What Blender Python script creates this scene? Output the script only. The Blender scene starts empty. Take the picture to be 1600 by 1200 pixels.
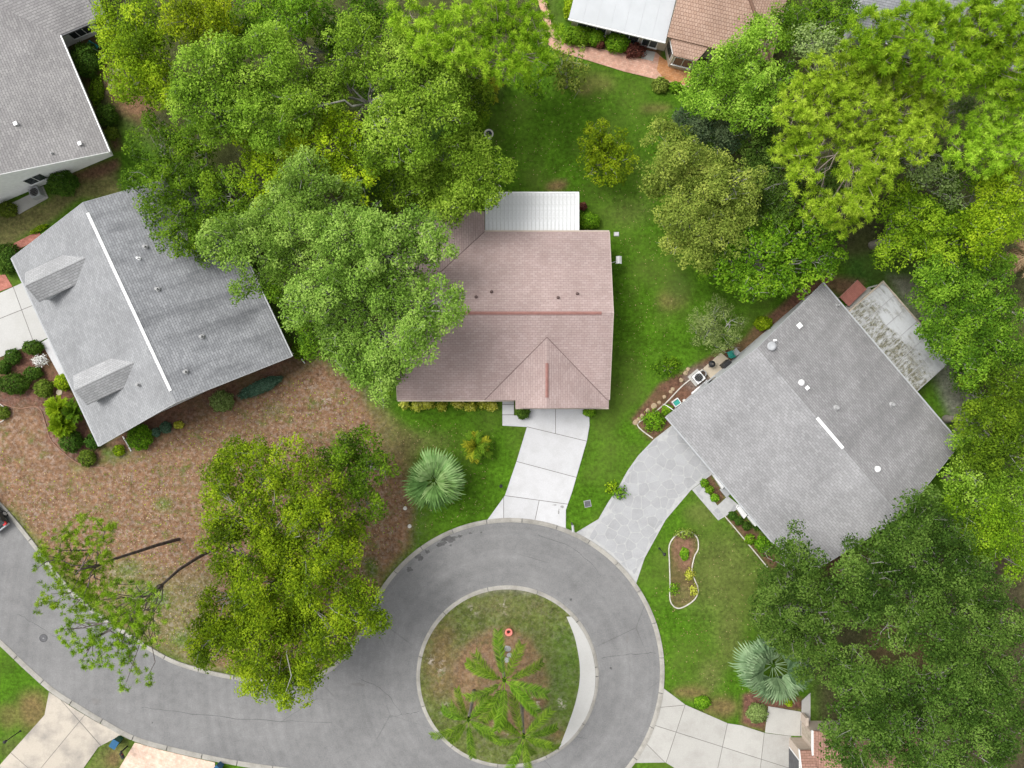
import bpy, math, random
import numpy as np
from mathutils import Vector, Matrix

# ------------------------------------------------------------------ camera, sky, sun, exposure
S = bpy.context.scene
C = S.collection
H = 62.0                      # drone height over the street, metres
F = 1107.14                   # focal length in photograph pixels (24 mm equivalent)
cam = bpy.data.cameras.new('camera'); cam.sensor_width = 36.0; cam.lens = 36.0*F/1600.0
cam.clip_start = 0.5; cam.clip_end = 2000
co = bpy.data.objects.new('camera', cam); C.objects.link(co); co.location = (0, 0, H)
S.camera = co
SUN_EL, SUN_AZ = math.radians(56), math.radians(300)      # azimuth clockwise from +Y (photo up)
W = bpy.data.worlds.new('World'); S.world = W; W.use_nodes = True
wn = W.node_tree; wn.nodes.clear()
sky = wn.nodes.new('ShaderNodeTexSky'); sky.sky_type = 'NISHITA'; sky.sun_disc = False
sky.sun_elevation = SUN_EL; sky.sun_rotation = SUN_AZ
sky.air_density = 1.0; sky.dust_density = 4.0; sky.ozone_density = 0.6
hs = wn.nodes.new('ShaderNodeHueSaturation'); hs.inputs['Saturation'].default_value = 0.12
bg = wn.nodes.new('ShaderNodeBackground'); bg.inputs['Strength'].default_value = 0.15
wo = wn.nodes.new('ShaderNodeOutputWorld')
wn.links.new(sky.outputs[0], hs.inputs['Color']); wn.links.new(hs.outputs[0], bg.inputs[0]); wn.links.new(bg.outputs[0], wo.inputs[0])
sl = bpy.data.lights.new('sun', 'SUN'); sl.energy = 1.3; sl.angle = math.radians(32); sl.color = (1.0, 0.97, 0.92)
so = bpy.data.objects.new('sun', sl); C.objects.link(so); so.location = (0, 0, 80)
sd = Vector((math.sin(SUN_AZ)*math.cos(SUN_EL), math.cos(SUN_AZ)*math.cos(SUN_EL), math.sin(SUN_EL)))
so.rotation_euler = (-sd).to_track_quat('-Z', 'Y').to_euler()
S.view_settings.view_transform = 'Standard'; S.view_settings.look = 'None'
S.view_settings.gamma = 1.0; S.view_settings.use_curve_mapping = False
S.view_settings.exposure = 0.70

# ------------------------------------------------------------------ helpers
def K(z): return (H - z)/F
def P(px, py, z=0.0): return ((px-800)*K(z), (600-py)*K(z), z)
def P2(px, py, z=0.0): return ((px-800)*K(z), (600-py)*K(z))
RND = random.Random(7)

def catmull(pts, n=8, closed=False):
    out = []; m = len(pts)
    rng = range(m) if closed else range(m-1)
    for i in rng:
        p0 = pts[(i-1) % m] if closed or i > 0 else pts[0]
        p1 = pts[i]; p2 = pts[(i+1) % m]
        p3 = pts[(i+2) % m] if closed or i+2 < m else pts[-1]
        for k in range(n):
            t = k/n
            out.append(tuple(0.5*((2*b)+(-a+c)*t+(2*a-5*b+4*c-d)*t*t+(-a+3*b-3*c+d)*t**3) for a, b, c, d in zip(p0, p1, p2, p3)))
    if not closed: out.append(tuple(pts[-1]))
    return out

class MB:
    def __init__(s): s.v = []; s.f = []; s.uv = []
    def face(s, pts, uv=None):
        b = len(s.v); s.v += [tuple(p) for p in pts]; s.f.append(list(range(b, b+len(pts)))); s.uv.append(uv); return s
    def box(s, x0, x1, y0, y1, z0, z1):
        b = len(s.v)
        s.v += [(x0,y0,z0),(x1,y0,z0),(x1,y1,z0),(x0,y1,z0),(x0,y0,z1),(x1,y0,z1),(x1,y1,z1),(x0,y1,z1)]
        for q in ((0,3,2,1),(4,5,6,7),(0,1,5,4),(1,2,6,5),(2,3,7,6),(3,0,4,7)): s.f.append([b+i for i in q]); s.uv.append(None)
        return s
    def prism(s, poly, z0, z1):
        a = sum(poly[i][0]*poly[(i+1)%len(poly)][1]-poly[(i+1)%len(poly)][0]*poly[i][1] for i in range(len(poly)))
        if a < 0: poly = poly[::-1]
        b = len(s.v); n = len(poly)
        s.v += [(p[0],p[1],z0) for p in poly]+[(p[0],p[1],z1) for p in poly]
        s.f.append([b+n+i for i in range(n)]); s.uv.append(None)
        s.f.append([b+n-1-i for i in range(n)]); s.uv.append(None)
        for i in range(n):
            j = (i+1) % n
            s.f.append([b+i, b+j, b+n+j, b+n+i]); s.uv.append(None)
        return s
    def slab(s, top, th, ax=None):
        """sloping plate: top polygon (3D) extruded straight down; uv in metres along/up the slope"""
        top = [Vector(p) for p in top]
        nrm = Vector((0,0,0))
        for i in range(1, len(top)-1): nrm += (top[i]-top[0]).cross(top[i+1]-top[0])
        if nrm.z < 0: top = top[::-1]; nrm = -nrm
        nrm.normalize()
        up = Vector((-nrm.x, -nrm.y, 0))
        up = Vector((0,1,0)) if up.length < 1e-4 else up.normalized()
        al = Vector((up.y, -up.x, 0)); cs = max(0.2, nrm.z)
        uv = [(p.dot(al), p.dot(up)/cs) for p in top]
        b = len(s.v); n = len(top)
        s.v += [tuple(p) for p in top]+[(p.x,p.y,p.z-th) for p in top]
        s.f.append(list(range(b, b+n))); s.uv.append(uv)
        s.f.append([b+2*n-1-i for i in range(n)]); s.uv.append(None)
        for i in range(n):
            j = (i+1) % n
            s.f.append([b+j, b+i, b+n+i, b+n+j]); s.uv.append(None)
        return s
    def tube(s, path, radii, n=6, cap=True):
        path = [Vector(p) for p in path]; b0 = len(s.v); up = Vector((0.13,0.31,0.94)); m = len(path)
        for i, p in enumerate(path):
            d = (path[min(i+1,m-1)]-path[max(i-1,0)])
            if d.length < 1e-6: d = Vector((0,0,1))
            d.normalize(); a = d.cross(up)
            if a.length < 1e-3: a = d.cross(Vector((1,0,0)))
            a.normalize(); c = d.cross(a)
            for k in range(n):
                t = 2*math.pi*k/n; s.v.append(tuple(p+(a*math.cos(t)+c*math.sin(t))*radii[i]))
        for i in range(m-1):
            for k in range(n):
                k2 = (k+1) % n
                s.f.append([b0+i*n+k, b0+i*n+k2, b0+(i+1)*n+k2, b0+(i+1)*n+k]); s.uv.append(None)
        if cap:
            s.f.append([b0+k for k in range(n)][::-1]); s.uv.append(None)
            s.f.append([b0+(m-1)*n+k for k in range(n)]); s.uv.append(None)
        return s
    def lathe(s, prof, c=(0,0,0), n=16):
        b0 = len(s.v); m = len(prof)
        for r, z in prof:
            for k in range(n):
                t = 2*math.pi*k/n; s.v.append((c[0]+r*math.cos(t), c[1]+r*math.sin(t), c[2]+z))
        for i in range(m-1):
            for k in range(n):
                k2 = (k+1) % n
                s.f.append([b0+i*n+k, b0+i*n+k2, b0+(i+1)*n+k2, b0+(i+1)*n+k]); s.uv.append(None)
        s.f.append([b0+k for k in range(n)][::-1]); s.uv.append(None)
        s.f.append([b0+(m-1)*n+k for k in range(n)]); s.uv.append(None)
        return s
    def mesh(s, name, mat, org=(0,0,0), smooth=False):
        me = bpy.data.meshes.new(name)
        me.from_pydata([(x-org[0], y-org[1], z-org[2]) for x, y, z in s.v], [], s.f)
        if any(u for u in s.uv):
            l = me.uv_layers.new(name='uv'); i = 0
            for f, u in zip(s.f, s.uv):
                for k in range(len(f)):
                    if u: l.data[i].uv = u[k]
                    i += 1
        if smooth: me.polygons.foreach_set('use_smooth', [True]*len(me.polygons))
        me.materials.append(mat); me.update(); return me
    def build(s, name, mat, parent=None, org=(0,0,0), smooth=False):
        return link(name, s.mesh(name, mat, org, smooth), parent)

def link(name, me, parent=None):
    o = bpy.data.objects.new(name, me); C.objects.link(o)
    if parent: o.parent = parent
    return o
def tag(o, label, cat, group=None):
    o['label'] = label; o['category'] = cat
    if group: o['group'] = group
    return o
def thing(name, label, cat, loc=(0,0,0), rz=0.0, group=None):
    o = bpy.data.objects.new(name, None); C.objects.link(o); o.empty_display_size = 0.3
    o.location = loc; o.rotation_euler = (0, 0, rz); return tag(o, label, cat, group)
def struct(o): o['kind'] = 'structure'; return o
def holder(name):
    o = bpy.data.objects.new(name, None); C.objects.link(o); return struct(o)

# ------------------------------------------------------------------ materials
class NT:
    def __init__(s, name):
        s.m = bpy.data.materials.new(name); s.m.use_nodes = True; s.t = s.m.node_tree; s.t.nodes.clear()
        s.out = s.t.nodes.new('ShaderNodeOutputMaterial')
    def n(s, typ, **kw):
        nd = s.t.nodes.new('ShaderNode'+typ)
        for k, v in kw.items():
            if hasattr(nd, k) and k not in nd.inputs: setattr(nd, k, v)
            else: s.set(nd, k, v)
        return nd
    def set(s, nd, k, v):
        i = nd.inputs[k]
        if isinstance(v, bpy.types.NodeSocket): s.t.links.new(v, i)
        else: i.default_value = v
    def noise(s, vec, scale, detail=4, rough=0.55):
        nd = s.n('TexNoise'); s.set(nd,'Scale',scale); s.set(nd,'Detail',detail); s.set(nd,'Roughness',rough)
        if vec is not None: s.set(nd,'Vector',vec)
        return nd.outputs['Fac']
    def ramp(s, fac, stops):
        r = s.n('ValToRGB'); cr = r.color_ramp
        while len(cr.elements) < len(stops): cr.elements.new(0.5)
        for e, (p, c) in zip(cr.elements, stops):
            e.position = p; e.color = (c, c, c, 1) if isinstance(c, (int, float)) else (*c, 1)
        s.set(r, 'Fac', fac); return r.outputs['Color']
    def mix(s, fac, a, b, mode='MIX'):
        m = s.n('MixRGB', blend_type=mode)
        for k, v in (('Fac',fac),('Color1',a),('Color2',b)):
            if isinstance(v, tuple) and len(v) == 3: v = (*v, 1)
            s.set(m, k, v)
        return m.outputs['Color']
    def math(s, op, a, b=0.0):
        m = s.n('Math', operation=op); 
        for i, v in ((0,a),(1,b)):
            if isinstance(v, bpy.types.NodeSocket): s.t.links.new(v, m.inputs[i])
            else: m.inputs[i].default_value = v
        return m.outputs[0]
    def mapping(s, vec, scale=(1,1,1), rot=0.0, loc=(0,0,0)):
        m = s.n('Mapping'); s.set(m,'Vector',vec); s.set(m,'Scale',scale); s.set(m,'Rotation',(0,0,rot)); s.set(m,'Location',loc)
        return m.outputs[0]
    def coord(s, w='Object'): return s.n('TexCoord').outputs[w]
    def pos(s): return s.n('NewGeometry').outputs['Position']
    def finish(s, col, rough=0.8, bump=None, bs=0.3, bd=0.02, spec=0.3, metal=0.0):
        p = s.n('BsdfPrincipled')
        if isinstance(col, tuple) and len(col) == 3: col = (*col, 1)
        s.set(p,'Base Color',col); s.set(p,'Roughness',rough); s.set(p,'Specular IOR Level',spec); s.set(p,'Metallic',metal)
        if bump is not None:
            b = s.n('Bump'); s.set(b,'Height',bump); s.set(b,'Strength',bs); s.set(b,'Distance',bd); s.t.links.new(b.outputs[0], p.inputs['Normal'])
        s.t.links.new(p.outputs[0], s.out.inputs[0]); return s.m

def paint(name, c, rough=0.6, var=0.15, scale=3.0, spec=0.3, metal=0.0):
    t = NT(name); f = t.noise(t.coord(), scale, 5)
    a = tuple(x*(1-var) for x in c); b = tuple(min(1, x*(1+var)) for x in c)
    return t.finish(t.ramp(f, [(0.3,a),(0.7,b)]), rough, spec=spec, metal=metal)

def m_ground():
    t = NT('ground'); v = t.pos()
    at = t.n('Attribute', attribute_name='albedo'); ad = t.n('Attribute', attribute_name='dryness')
    fine = t.noise(v, 3.2, 6, 0.7); mid = t.noise(v, 0.7, 5, 0.6); big = t.noise(v, 0.16, 3)
    c = t.mix(1.0, at.outputs['Color'], t.ramp(fine, [(0.28,0.42),(0.5,0.98),(0.74,1.68)]), 'MULTIPLY')
    c = t.mix(1.0, c, t.ramp(mid, [(0.3,0.74),(0.7,1.26)]), 'MULTIPLY')
    dull = t.math('MULTIPLY', t.ramp(big, [(0.46,0.0),(0.66,1.0)]), t.math('SUBTRACT', 1.0, ad.outputs['Fac']))
    c = t.mix(t.math('MULTIPLY', dull, 0.45), c, (0.105,0.135,0.028))
    # straw and weeds scattered through the dry ground
    st = t.math('MULTIPLY', t.ramp(t.noise(v, 4.6, 5, 0.75), [(0.52,0.0),(0.66,1.0)]), ad.outputs['Fac'])
    c = t.mix(t.math('MULTIPLY', st, 0.42), c, (0.32,0.23,0.14))
    sa = t.n('Attribute', attribute_name='sandy')
    sp = t.math('MULTIPLY', t.ramp(t.noise(t.mapping(v, loc=(5,17,0)), 2.6, 6, 0.75), [(0.48,0.0),(0.60,1.0)]), sa.outputs['Fac'])
    c = t.mix(sp, c, (0.50,0.44,0.39))
    we = t.math('MULTIPLY', t.ramp(t.noise(t.mapping(v, loc=(31,7,0)), 0.62, 6, 0.72), [(0.52,0.0),(0.63,1.0)]), ad.outputs['Fac'])
    we = t.math('MULTIPLY', we, t.ramp(t.noise(v, 2.2, 4, 0.7), [(0.4,0.15),(0.6,1.0)]))
    c = t.mix(t.math('MULTIPLY', we, 0.75), c, (0.080,0.125,0.018))
    bm = t.math('ADD', t.math('MULTIPLY', fine, 0.7), t.noise(v, 11.0, 4, 0.7))
    return t.finish(c, 0.95, bm, 0.9, 0.07, 0.1)

def m_asphalt():
    t = NT('asphalt'); v = t.pos()
    cx, cy = P2(795, 1053)
    rel = t.n('VectorMath', operation='SUBTRACT'); t.t.links.new(v, rel.inputs[0]); rel.inputs[1].default_value = (cx, cy, 0)
    ln = t.n('VectorMath', operation='LENGTH'); t.t.links.new(rel.outputs[0], ln.inputs[0])
    cmb = t.n('CombineXYZ'); t.t.links.new(ln.outputs['Value'], cmb.inputs[0])
    rings = t.noise(t.mapping(cmb.outputs[0], scale=(1,1,1)), 1.1, 4, 0.6)
    big = t.noise(v, 0.22, 5, 0.6); fine = t.noise(v, 9, 5, 0.8); mid = t.noise(v, 1.4, 5, 0.65)
    c = t.ramp(big, [(0.3,(0.158,0.157,0.157)),(0.7,(0.205,0.203,0.202))])
    c = t.mix(0.7, c, t.ramp(fine, [(0.25,0.66),(0.75,1.34)]), 'MULTIPLY')
    c = t.mix(0.8, c, t.ramp(mid, [(0.3,0.86),(0.7,1.13)]), 'MULTIPLY')
    c = t.mix(0.5, c, t.ramp(rings, [(0.35,0.82),(0.65,1.14)]), 'MULTIPLY')
    vo = t.n('TexVoronoi', feature='DISTANCE_TO_EDGE'); t.set(vo,'Scale',0.17)
    wv = t.mix(0.12, v, t.n('TexNoise', Scale=0.9).outputs['Color'], 'ADD'); t.set(vo,'Vector',wv)
    cr = t.math('MULTIPLY', t.ramp(vo.outputs['Distance'], [(0.0,1.0),(0.006,0.0)]), t.ramp(t.noise(v,0.12), [(0.5,0.0),(0.6,0.6)]))
    c = t.mix(cr, c, (0.07,0.068,0.066))
    return t.finish(c, 0.9, fine, 0.4, 0.02, 0.2)

def m_concrete(name, base, dirt=(0.25,0.24,0.21), amt=0.35, scale=0.5, seed=0.0):
    t = NT(name); v = t.mapping(t.pos(), loc=(seed, seed*1.7, 0)); oi = t.n('ObjectInfo')
    a = t.noise(v, scale, 6, 0.65); f = t.noise(v, 14, 4, 0.7)
    c = t.mix(t.math('MULTIPLY', t.ramp(a, [(0.45,0.0),(0.72,1.0)]), amt), base, dirt)
    c = t.mix(0.6, c, t.ramp(f, [(0.3,0.86),(0.7,1.14)]), 'MULTIPLY')
    c = t.mix(1.0, c, t.ramp(oi.outputs['Random'], [(0.0,0.93),(1.0,1.06)]), 'MULTIPLY')
    return t.finish(c, 0.88, f, 0.3, 0.008, 0.2)

def m_shingle(name, c1, c2, gap, streak, samt=0.4, row=0.2, wid=0.42, blotch=0.25):
    t = NT(name); uv = t.coord('UV')
    b = t.n('TexBrick'); t.set(b,'Vector',uv); t.set(b,'Scale',1.0); t.set(b,'Brick Width',wid); t.set(b,'Row Height',row)
    t.set(b,'Mortar Size',0.016); t.set(b,'Mortar Smooth',0.3); t.set(b,'Bias',0.0)
    t.set(b,'Color1',(*c1,1)); t.set(b,'Color2',(*c2,1)); t.set(b,'Mortar',(*gap,1))
    st = t.noise(t.mapping(uv, scale=(0.9,0.16,1)), 1.0, 5, 0.6)
    bl = t.noise(t.mapping(uv, loc=(9,4,0)), 0.22, 5, 0.6); fi = t.noise(uv, 7.0, 4, 0.75)
    c = t.mix(t.math('MULTIPLY', t.ramp(st, [(0.48,0.0),(0.72,1.0)]), samt), b.outputs['Color'], streak)
    c = t.mix(blotch*2, c, t.ramp(bl, [(0.3,0.72),(0.7,1.25)]), 'MULTIPLY')
    c = t.mix(0.4, c, t.ramp(fi, [(0.25,0.7),(0.75,1.3)]), 'MULTIPLY')
    sx = t.n('SeparateXYZ'); t.t.links.new(uv, sx.inputs[0])
    saw = t.math('FRACT', t.math('DIVIDE', sx.outputs[1], row))
    h = t.math('SUBTRACT', t.math('MULTIPLY', b.outputs['Fac'], -0.5), t.math('MULTIPLY', saw, 1.0))
    return t.finish(c, 0.92, h, 0.6, 0.02, 0.15)

def m_leaf(name, d, m, l, trans=0.30):
    t = NT(name); at = t.n('Attribute', attribute_name='tint'); oi = t.n('ObjectInfo')
    big = t.noise(t.pos(), 0.45, 3); fac = t.math('ADD', at.outputs['Fac'], t.math('MULTIPLY', t.math('SUBTRACT', big, 0.5), 0.75))
    c = t.ramp(fac, [(0.12,d),(0.5,m),(0.92,l)])
    h = t.n('HueSaturation'); t.set(h,'Color',c)
    t.set(h,'Hue', t.math('ADD', 0.496, t.math('MULTIPLY', oi.outputs['Random'], 0.016)))
    t.set(h,'Value', t.math('ADD', 0.92, t.math('MULTIPLY', oi.outputs['Random'], 0.16)))
    p = t.n('BsdfPrincipled'); t.set(p,'Base Color',h.outputs[0]); t.set(p,'Roughness',0.7); t.set(p,'Specular IOR Level',0.1)
    tr = t.n('BsdfTranslucent'); t.set(tr,'Color',h.outputs[0])
    mx = t.n('MixShader'); t.set(mx,'Fac',trans); t.t.links.new(p.outputs[0], mx.inputs[1]); t.t.links.new(tr.outputs[0], mx.inputs[2])
    t.t.links.new(mx.outputs[0], t.out.inputs[0]); return t.m

def m_pavers(name, c1, c2, gap, w=0.22, h=0.11, rot=0.0, amt=0.3):
    t = NT(name); v = t.mapping(t.pos(), rot=rot)
    b = t.n('TexBrick'); t.set(b,'Vector',v); t.set(b,'Scale',1.0); t.set(b,'Brick Width',w); t.set(b,'Row Height',h)
    t.set(b,'Mortar Size',0.008); t.set(b,'Color1',(*c1,1)); t.set(b,'Color2',(*c2,1)); t.set(b,'Mortar',(*gap,1))
    n1 = t.noise(v, 2.5, 5, 0.7); n2 = t.noise(v, 0.5, 4)
    c = t.mix(0.8, b.outputs['Color'], t.ramp(n1, [(0.25,0.68),(0.75,1.36)]), 'MULTIPLY')
    c = t.mix(0.6, c, t.ramp(n2, [(0.3,0.8),(0.7,1.2)]), 'MULTIPLY')
    return t.finish(c, 0.9, b.outputs['Fac'], -0.3, 0.01, 0.2)

def m_stained(name, base, st1, st2, axis_rot=0.0, edge=0.0):
    t = NT(name); v = t.coord()
    a = t.noise(t.mapping(v, scale=(0.35,1.5,1), rot=axis_rot), 0.8, 6, 0.7); g = t.noise(v, 0.35, 4, 0.6); f = t.noise(v, 6, 5, 0.8)
    m = t.math('MULTIPLY', t.ramp(a, [(0.42,0.0),(0.62,1.0)]), t.ramp(g, [(0.42,0.0),(0.58,1.0)]))
    if edge:
        sx = t.n('SeparateXYZ'); t.t.links.new(v, sx.inputs[0])
        e_ = t.ramp(t.math('ADD', t.math('MULTIPLY', sx.outputs[1], 0.26), t.math('MULTIPLY', t.math('SUBTRACT', a, 0.5), 1.6)), [(0.30,1.0),(0.55,0.0)])
        m = t.math('MAXIMUM', m, t.math('MULTIPLY', e_, t.ramp(t.noise(t.mapping(v, scale=(1.0,0.4,1)), 3.2, 6, 0.8), [(0.40,0.1),(0.56,1.0)])))
    c = t.mix(m, base, t.ramp(f, [(0.35,st1),(0.65,st2)]))
    c = t.mix(0.5, c, t.ramp(f, [(0.3,0.85),(0.7,1.15)]), 'MULTIPLY')
    return t.finish(c, 0.75, spec=0.3)

M = {}
M['ground'] = m_ground(); M['asphalt'] = m_asphalt()
M['kerb'] = m_concrete('kerb_concrete', (0.33,0.315,0.285), (0.17,0.16,0.14), 0.75, 0.8, 3)
M['white_conc'] = m_concrete('bright_concrete', (0.485,0.485,0.495), (0.39,0.385,0.385), 0.65, 0.6, 5)
M['grey_conc'] = m_concrete('grey_concrete', (0.385,0.375,0.35), (0.27,0.255,0.235), 0.55, 0.5, 11)
M['tan_conc'] = m_concrete('stained_concrete', (0.43,0.385,0.325), (0.21,0.195,0.18), 0.85, 0.45, 17)
M['apron_conc'] = m_concrete('apron_concrete', (0.42,0.415,0.40), (0.36,0.35,0.33), 0.5, 0.6, 8)
M['joint'] = paint('joint_dark', (0.16,0.15,0.14), 0.95)
M['flag_joint'] = paint('flagstone_joint', (0.385,0.385,0.383), 0.95, 0.1)
M['flag'] = m_concrete('flagstone', (0.335,0.338,0.346), (0.26,0.26,0.265), 0.6, 0.9, 23)
M['sh_brown'] = m_shingle('brown_shingle', (0.315,0.240,0.226), (0.360,0.284,0.268), (0.250,0.182,0.172), (0.265,0.190,0.180), 0.4)
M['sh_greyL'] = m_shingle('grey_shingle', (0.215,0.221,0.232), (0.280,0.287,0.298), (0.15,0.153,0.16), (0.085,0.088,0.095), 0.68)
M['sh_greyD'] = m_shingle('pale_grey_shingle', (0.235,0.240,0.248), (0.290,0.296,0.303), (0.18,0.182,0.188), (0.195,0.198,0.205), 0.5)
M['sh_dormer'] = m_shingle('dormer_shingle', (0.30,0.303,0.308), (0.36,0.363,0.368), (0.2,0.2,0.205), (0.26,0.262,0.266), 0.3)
M['sh_dormer2'] = m_shingle('dormer_darker_shingle', (0.25,0.252,0.256), (0.31,0.312,0.316), (0.15,0.15,0.153), (0.2,0.202,0.206), 0.4)  # darker copy of the dormer shingle, for one slope of each dormer
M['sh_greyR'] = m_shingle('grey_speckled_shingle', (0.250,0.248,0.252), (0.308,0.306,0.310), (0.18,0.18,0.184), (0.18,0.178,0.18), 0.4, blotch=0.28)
M['sh_greyR2'] = m_shingle('grey_darker_shingle', (0.222,0.218,0.220), (0.275,0.270,0.272), (0.16,0.158,0.16), (0.15,0.147,0.148), 0.5, blotch=0.3)  # speckled shingle in darker tones, used on the back slope
M['sh_greyT'] = m_shingle('grey_plain_shingle', (0.25,0.24,0.24), (0.315,0.305,0.30), (0.17,0.165,0.165), (0.2,0.195,0.195), 0.35)
M['tile_tan'] = m_shingle('tan_roof_tile', (0.37,0.245,0.185), (0.43,0.30,0.235), (0.19,0.115,0.085), (0.27,0.17,0.13), 0.35, row=0.27, wid=0.23)
M['sh_brownR'] = m_shingle('red_brown_shingle', (0.27,0.155,0.115), (0.34,0.2,0.155), (0.15,0.08,0.06), (0.2,0.12,0.1), 0.4)
M['white'] = paint('white_paint', (0.72,0.72,0.72), 0.5, 0.05)
M['white_wall'] = paint('white_stucco', (0.80,0.80,0.80), 0.85, 0.06)
M['beige'] = paint('beige_stucco', (0.46,0.41,0.33), 0.85, 0.08)
M['grey_wall'] = paint('grey_stucco', (0.42,0.43,0.44), 0.85, 0.07)
M['tan_wall'] = paint('tan_stucco', (0.44,0.37,0.31), 0.85, 0.08)
M['fascia'] = paint('grey_fascia', (0.36,0.37,0.38), 0.6, 0.1)
M['vent_white'] = paint('ridge_vent_white', (0.78,0.78,0.78), 0.5, 0.06)
M['vent_brown'] = paint('ridge_vent_brown', (0.255,0.125,0.108), 0.6, 0.12)
M['pipe_grey'] = paint('pipe_grey', (0.30,0.30,0.30), 0.6, 0.1)
M['valley'] = paint('valley_flashing', (0.155,0.105,0.10), 0.8, 0.1)
M['pipe_brown'] = paint('pipe_brown', (0.10,0.065,0.06), 0.6, 0.1)
M['alu'] = m_stained('white_aluminium', (0.60,0.61,0.615), (0.34,0.34,0.325), (0.48,0.48,0.47), 1.57)
M['alu_rib'] = paint('aluminium_rib', (0.49,0.495,0.495), 0.6, 0.15, 1.5)
M['alu_plain'] = paint('flat_white_roof', (0.44,0.455,0.47), 0.5, 0.06, 0.6)
M['alu_dirty'] = m_stained('weathered_aluminium', (0.40,0.41,0.42), (0.045,0.042,0.03), (0.20,0.19,0.13), 1.57, 1.0)
M['glass'] = paint('dark_glass', (0.035,0.042,0.045), 0.08, 0.2, 1.0, 0.6)
M['deck'] = paint('red_deck', (0.36,0.145,0.115), 0.8, 0.15, 2.5)
M['bark'] = paint('bark_grey', (0.26,0.235,0.20), 0.95, 0.4, 2.0, 0.1)
M['twig'] = paint('twig_grey', (0.28,0.275,0.245), 0.95, 0.3, 2.0, 0.1)
M['bark_pine'] = paint('bark_pine', (0.105,0.085,0.078), 0.95, 0.4, 2.0, 0.1)
M['bark_pine_light'] = paint('bark_pine_light', (0.24,0.20,0.17), 0.95, 0.4, 2.0, 0.1)
M['palm_trunk'] = paint('palm_trunk', (0.22,0.2,0.18), 0.95, 0.3, 6, 0.1)
M['black'] = paint('black_metal', (0.022,0.022,0.024), 0.5, 0.2)
M['dark_grey'] = paint('dark_grey_metal', (0.09,0.09,0.095), 0.6, 0.2)
M['iron'] = paint('cast_iron', (0.075,0.075,0.078), 0.7, 0.3, 8)
M['pink'] = paint('salmon_pink', (0.72,0.21,0.17), 0.6, 0.1)
M['teal'] = paint('teal_plastic', (0.02,0.30,0.36), 0.45, 0.1)
M['teal_green'] = paint('teal_green_plastic', (0.03,0.27,0.22), 0.45, 0.15)
M['bin_green'] = paint('green_bin', (0.012,0.07,0.04), 0.5, 0.15)
M['bin_blue'] = paint('blue_bin', (0.015,0.09,0.19), 0.45, 0.15)
M['rock_tan'] = paint('tan_rock', (0.33,0.25,0.16), 0.9, 0.3, 4)
M['rock_white'] = paint('white_rock', (0.62,0.60,0.56), 0.9, 0.15, 4)
M['edging'] = paint('pale_edging', (0.50,0.47,0.42), 0.9, 0.2, 3)
M['edging_red'] = paint('red_brown_edging', (0.28,0.16,0.11), 0.9, 0.2, 3)
M['patio_tan'] = m_concrete('tan_patio', (0.44,0.38,0.29), (0.36,0.31,0.25), 0.5, 0.6, 31)
M['wood'] = paint('weathered_wood', (0.36,0.31,0.25), 0.9, 0.25, 3)
M['soil'] = paint('dark_soil', (0.055,0.04,0.03), 0.95, 0.3, 5)
M['paver_pink'] = m_pavers('salmon_paver', (0.47,0.26,0.19), (0.54,0.34,0.26), (0.36,0.22,0.17), 0.24, 0.16, 0.24)
M['paver_orange'] = m_pavers('orange_paver', (0.42,0.19,0.075), (0.50,0.26,0.13), (0.3,0.15,0.08), 0.24, 0.16, 0.24)
M['paver_pale'] = m_pavers('pale_salmon_paver', (0.56,0.40,0.31), (0.63,0.48,0.39), (0.48,0.36,0.29), 0.3, 0.2, 0.4)
M['brick'] = m_pavers('red_brick', (0.33,0.12,0.09), (0.41,0.17,0.13), (0.24,0.12,0.09), 0.24, 0.12, 0.5)
M['car'] = paint('car_dark_paint', (0.02,0.026,0.03), 0.25, 0.05, 1, 0.6)
M['car_silver'] = paint('car_silver_trim', (0.42,0.46,0.48), 0.35, 0.05, 1, 0.5)
M['tyre'] = paint('tyre_rubber', (0.018,0.018,0.018), 0.9, 0.2)
M['rim'] = paint('wheel_rim', (0.38,0.38,0.39), 0.4, 0.05, 1, 0.5)
M['tail'] = paint('tail_light', (0.45,0.015,0.02), 0.3, 0.05)
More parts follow.
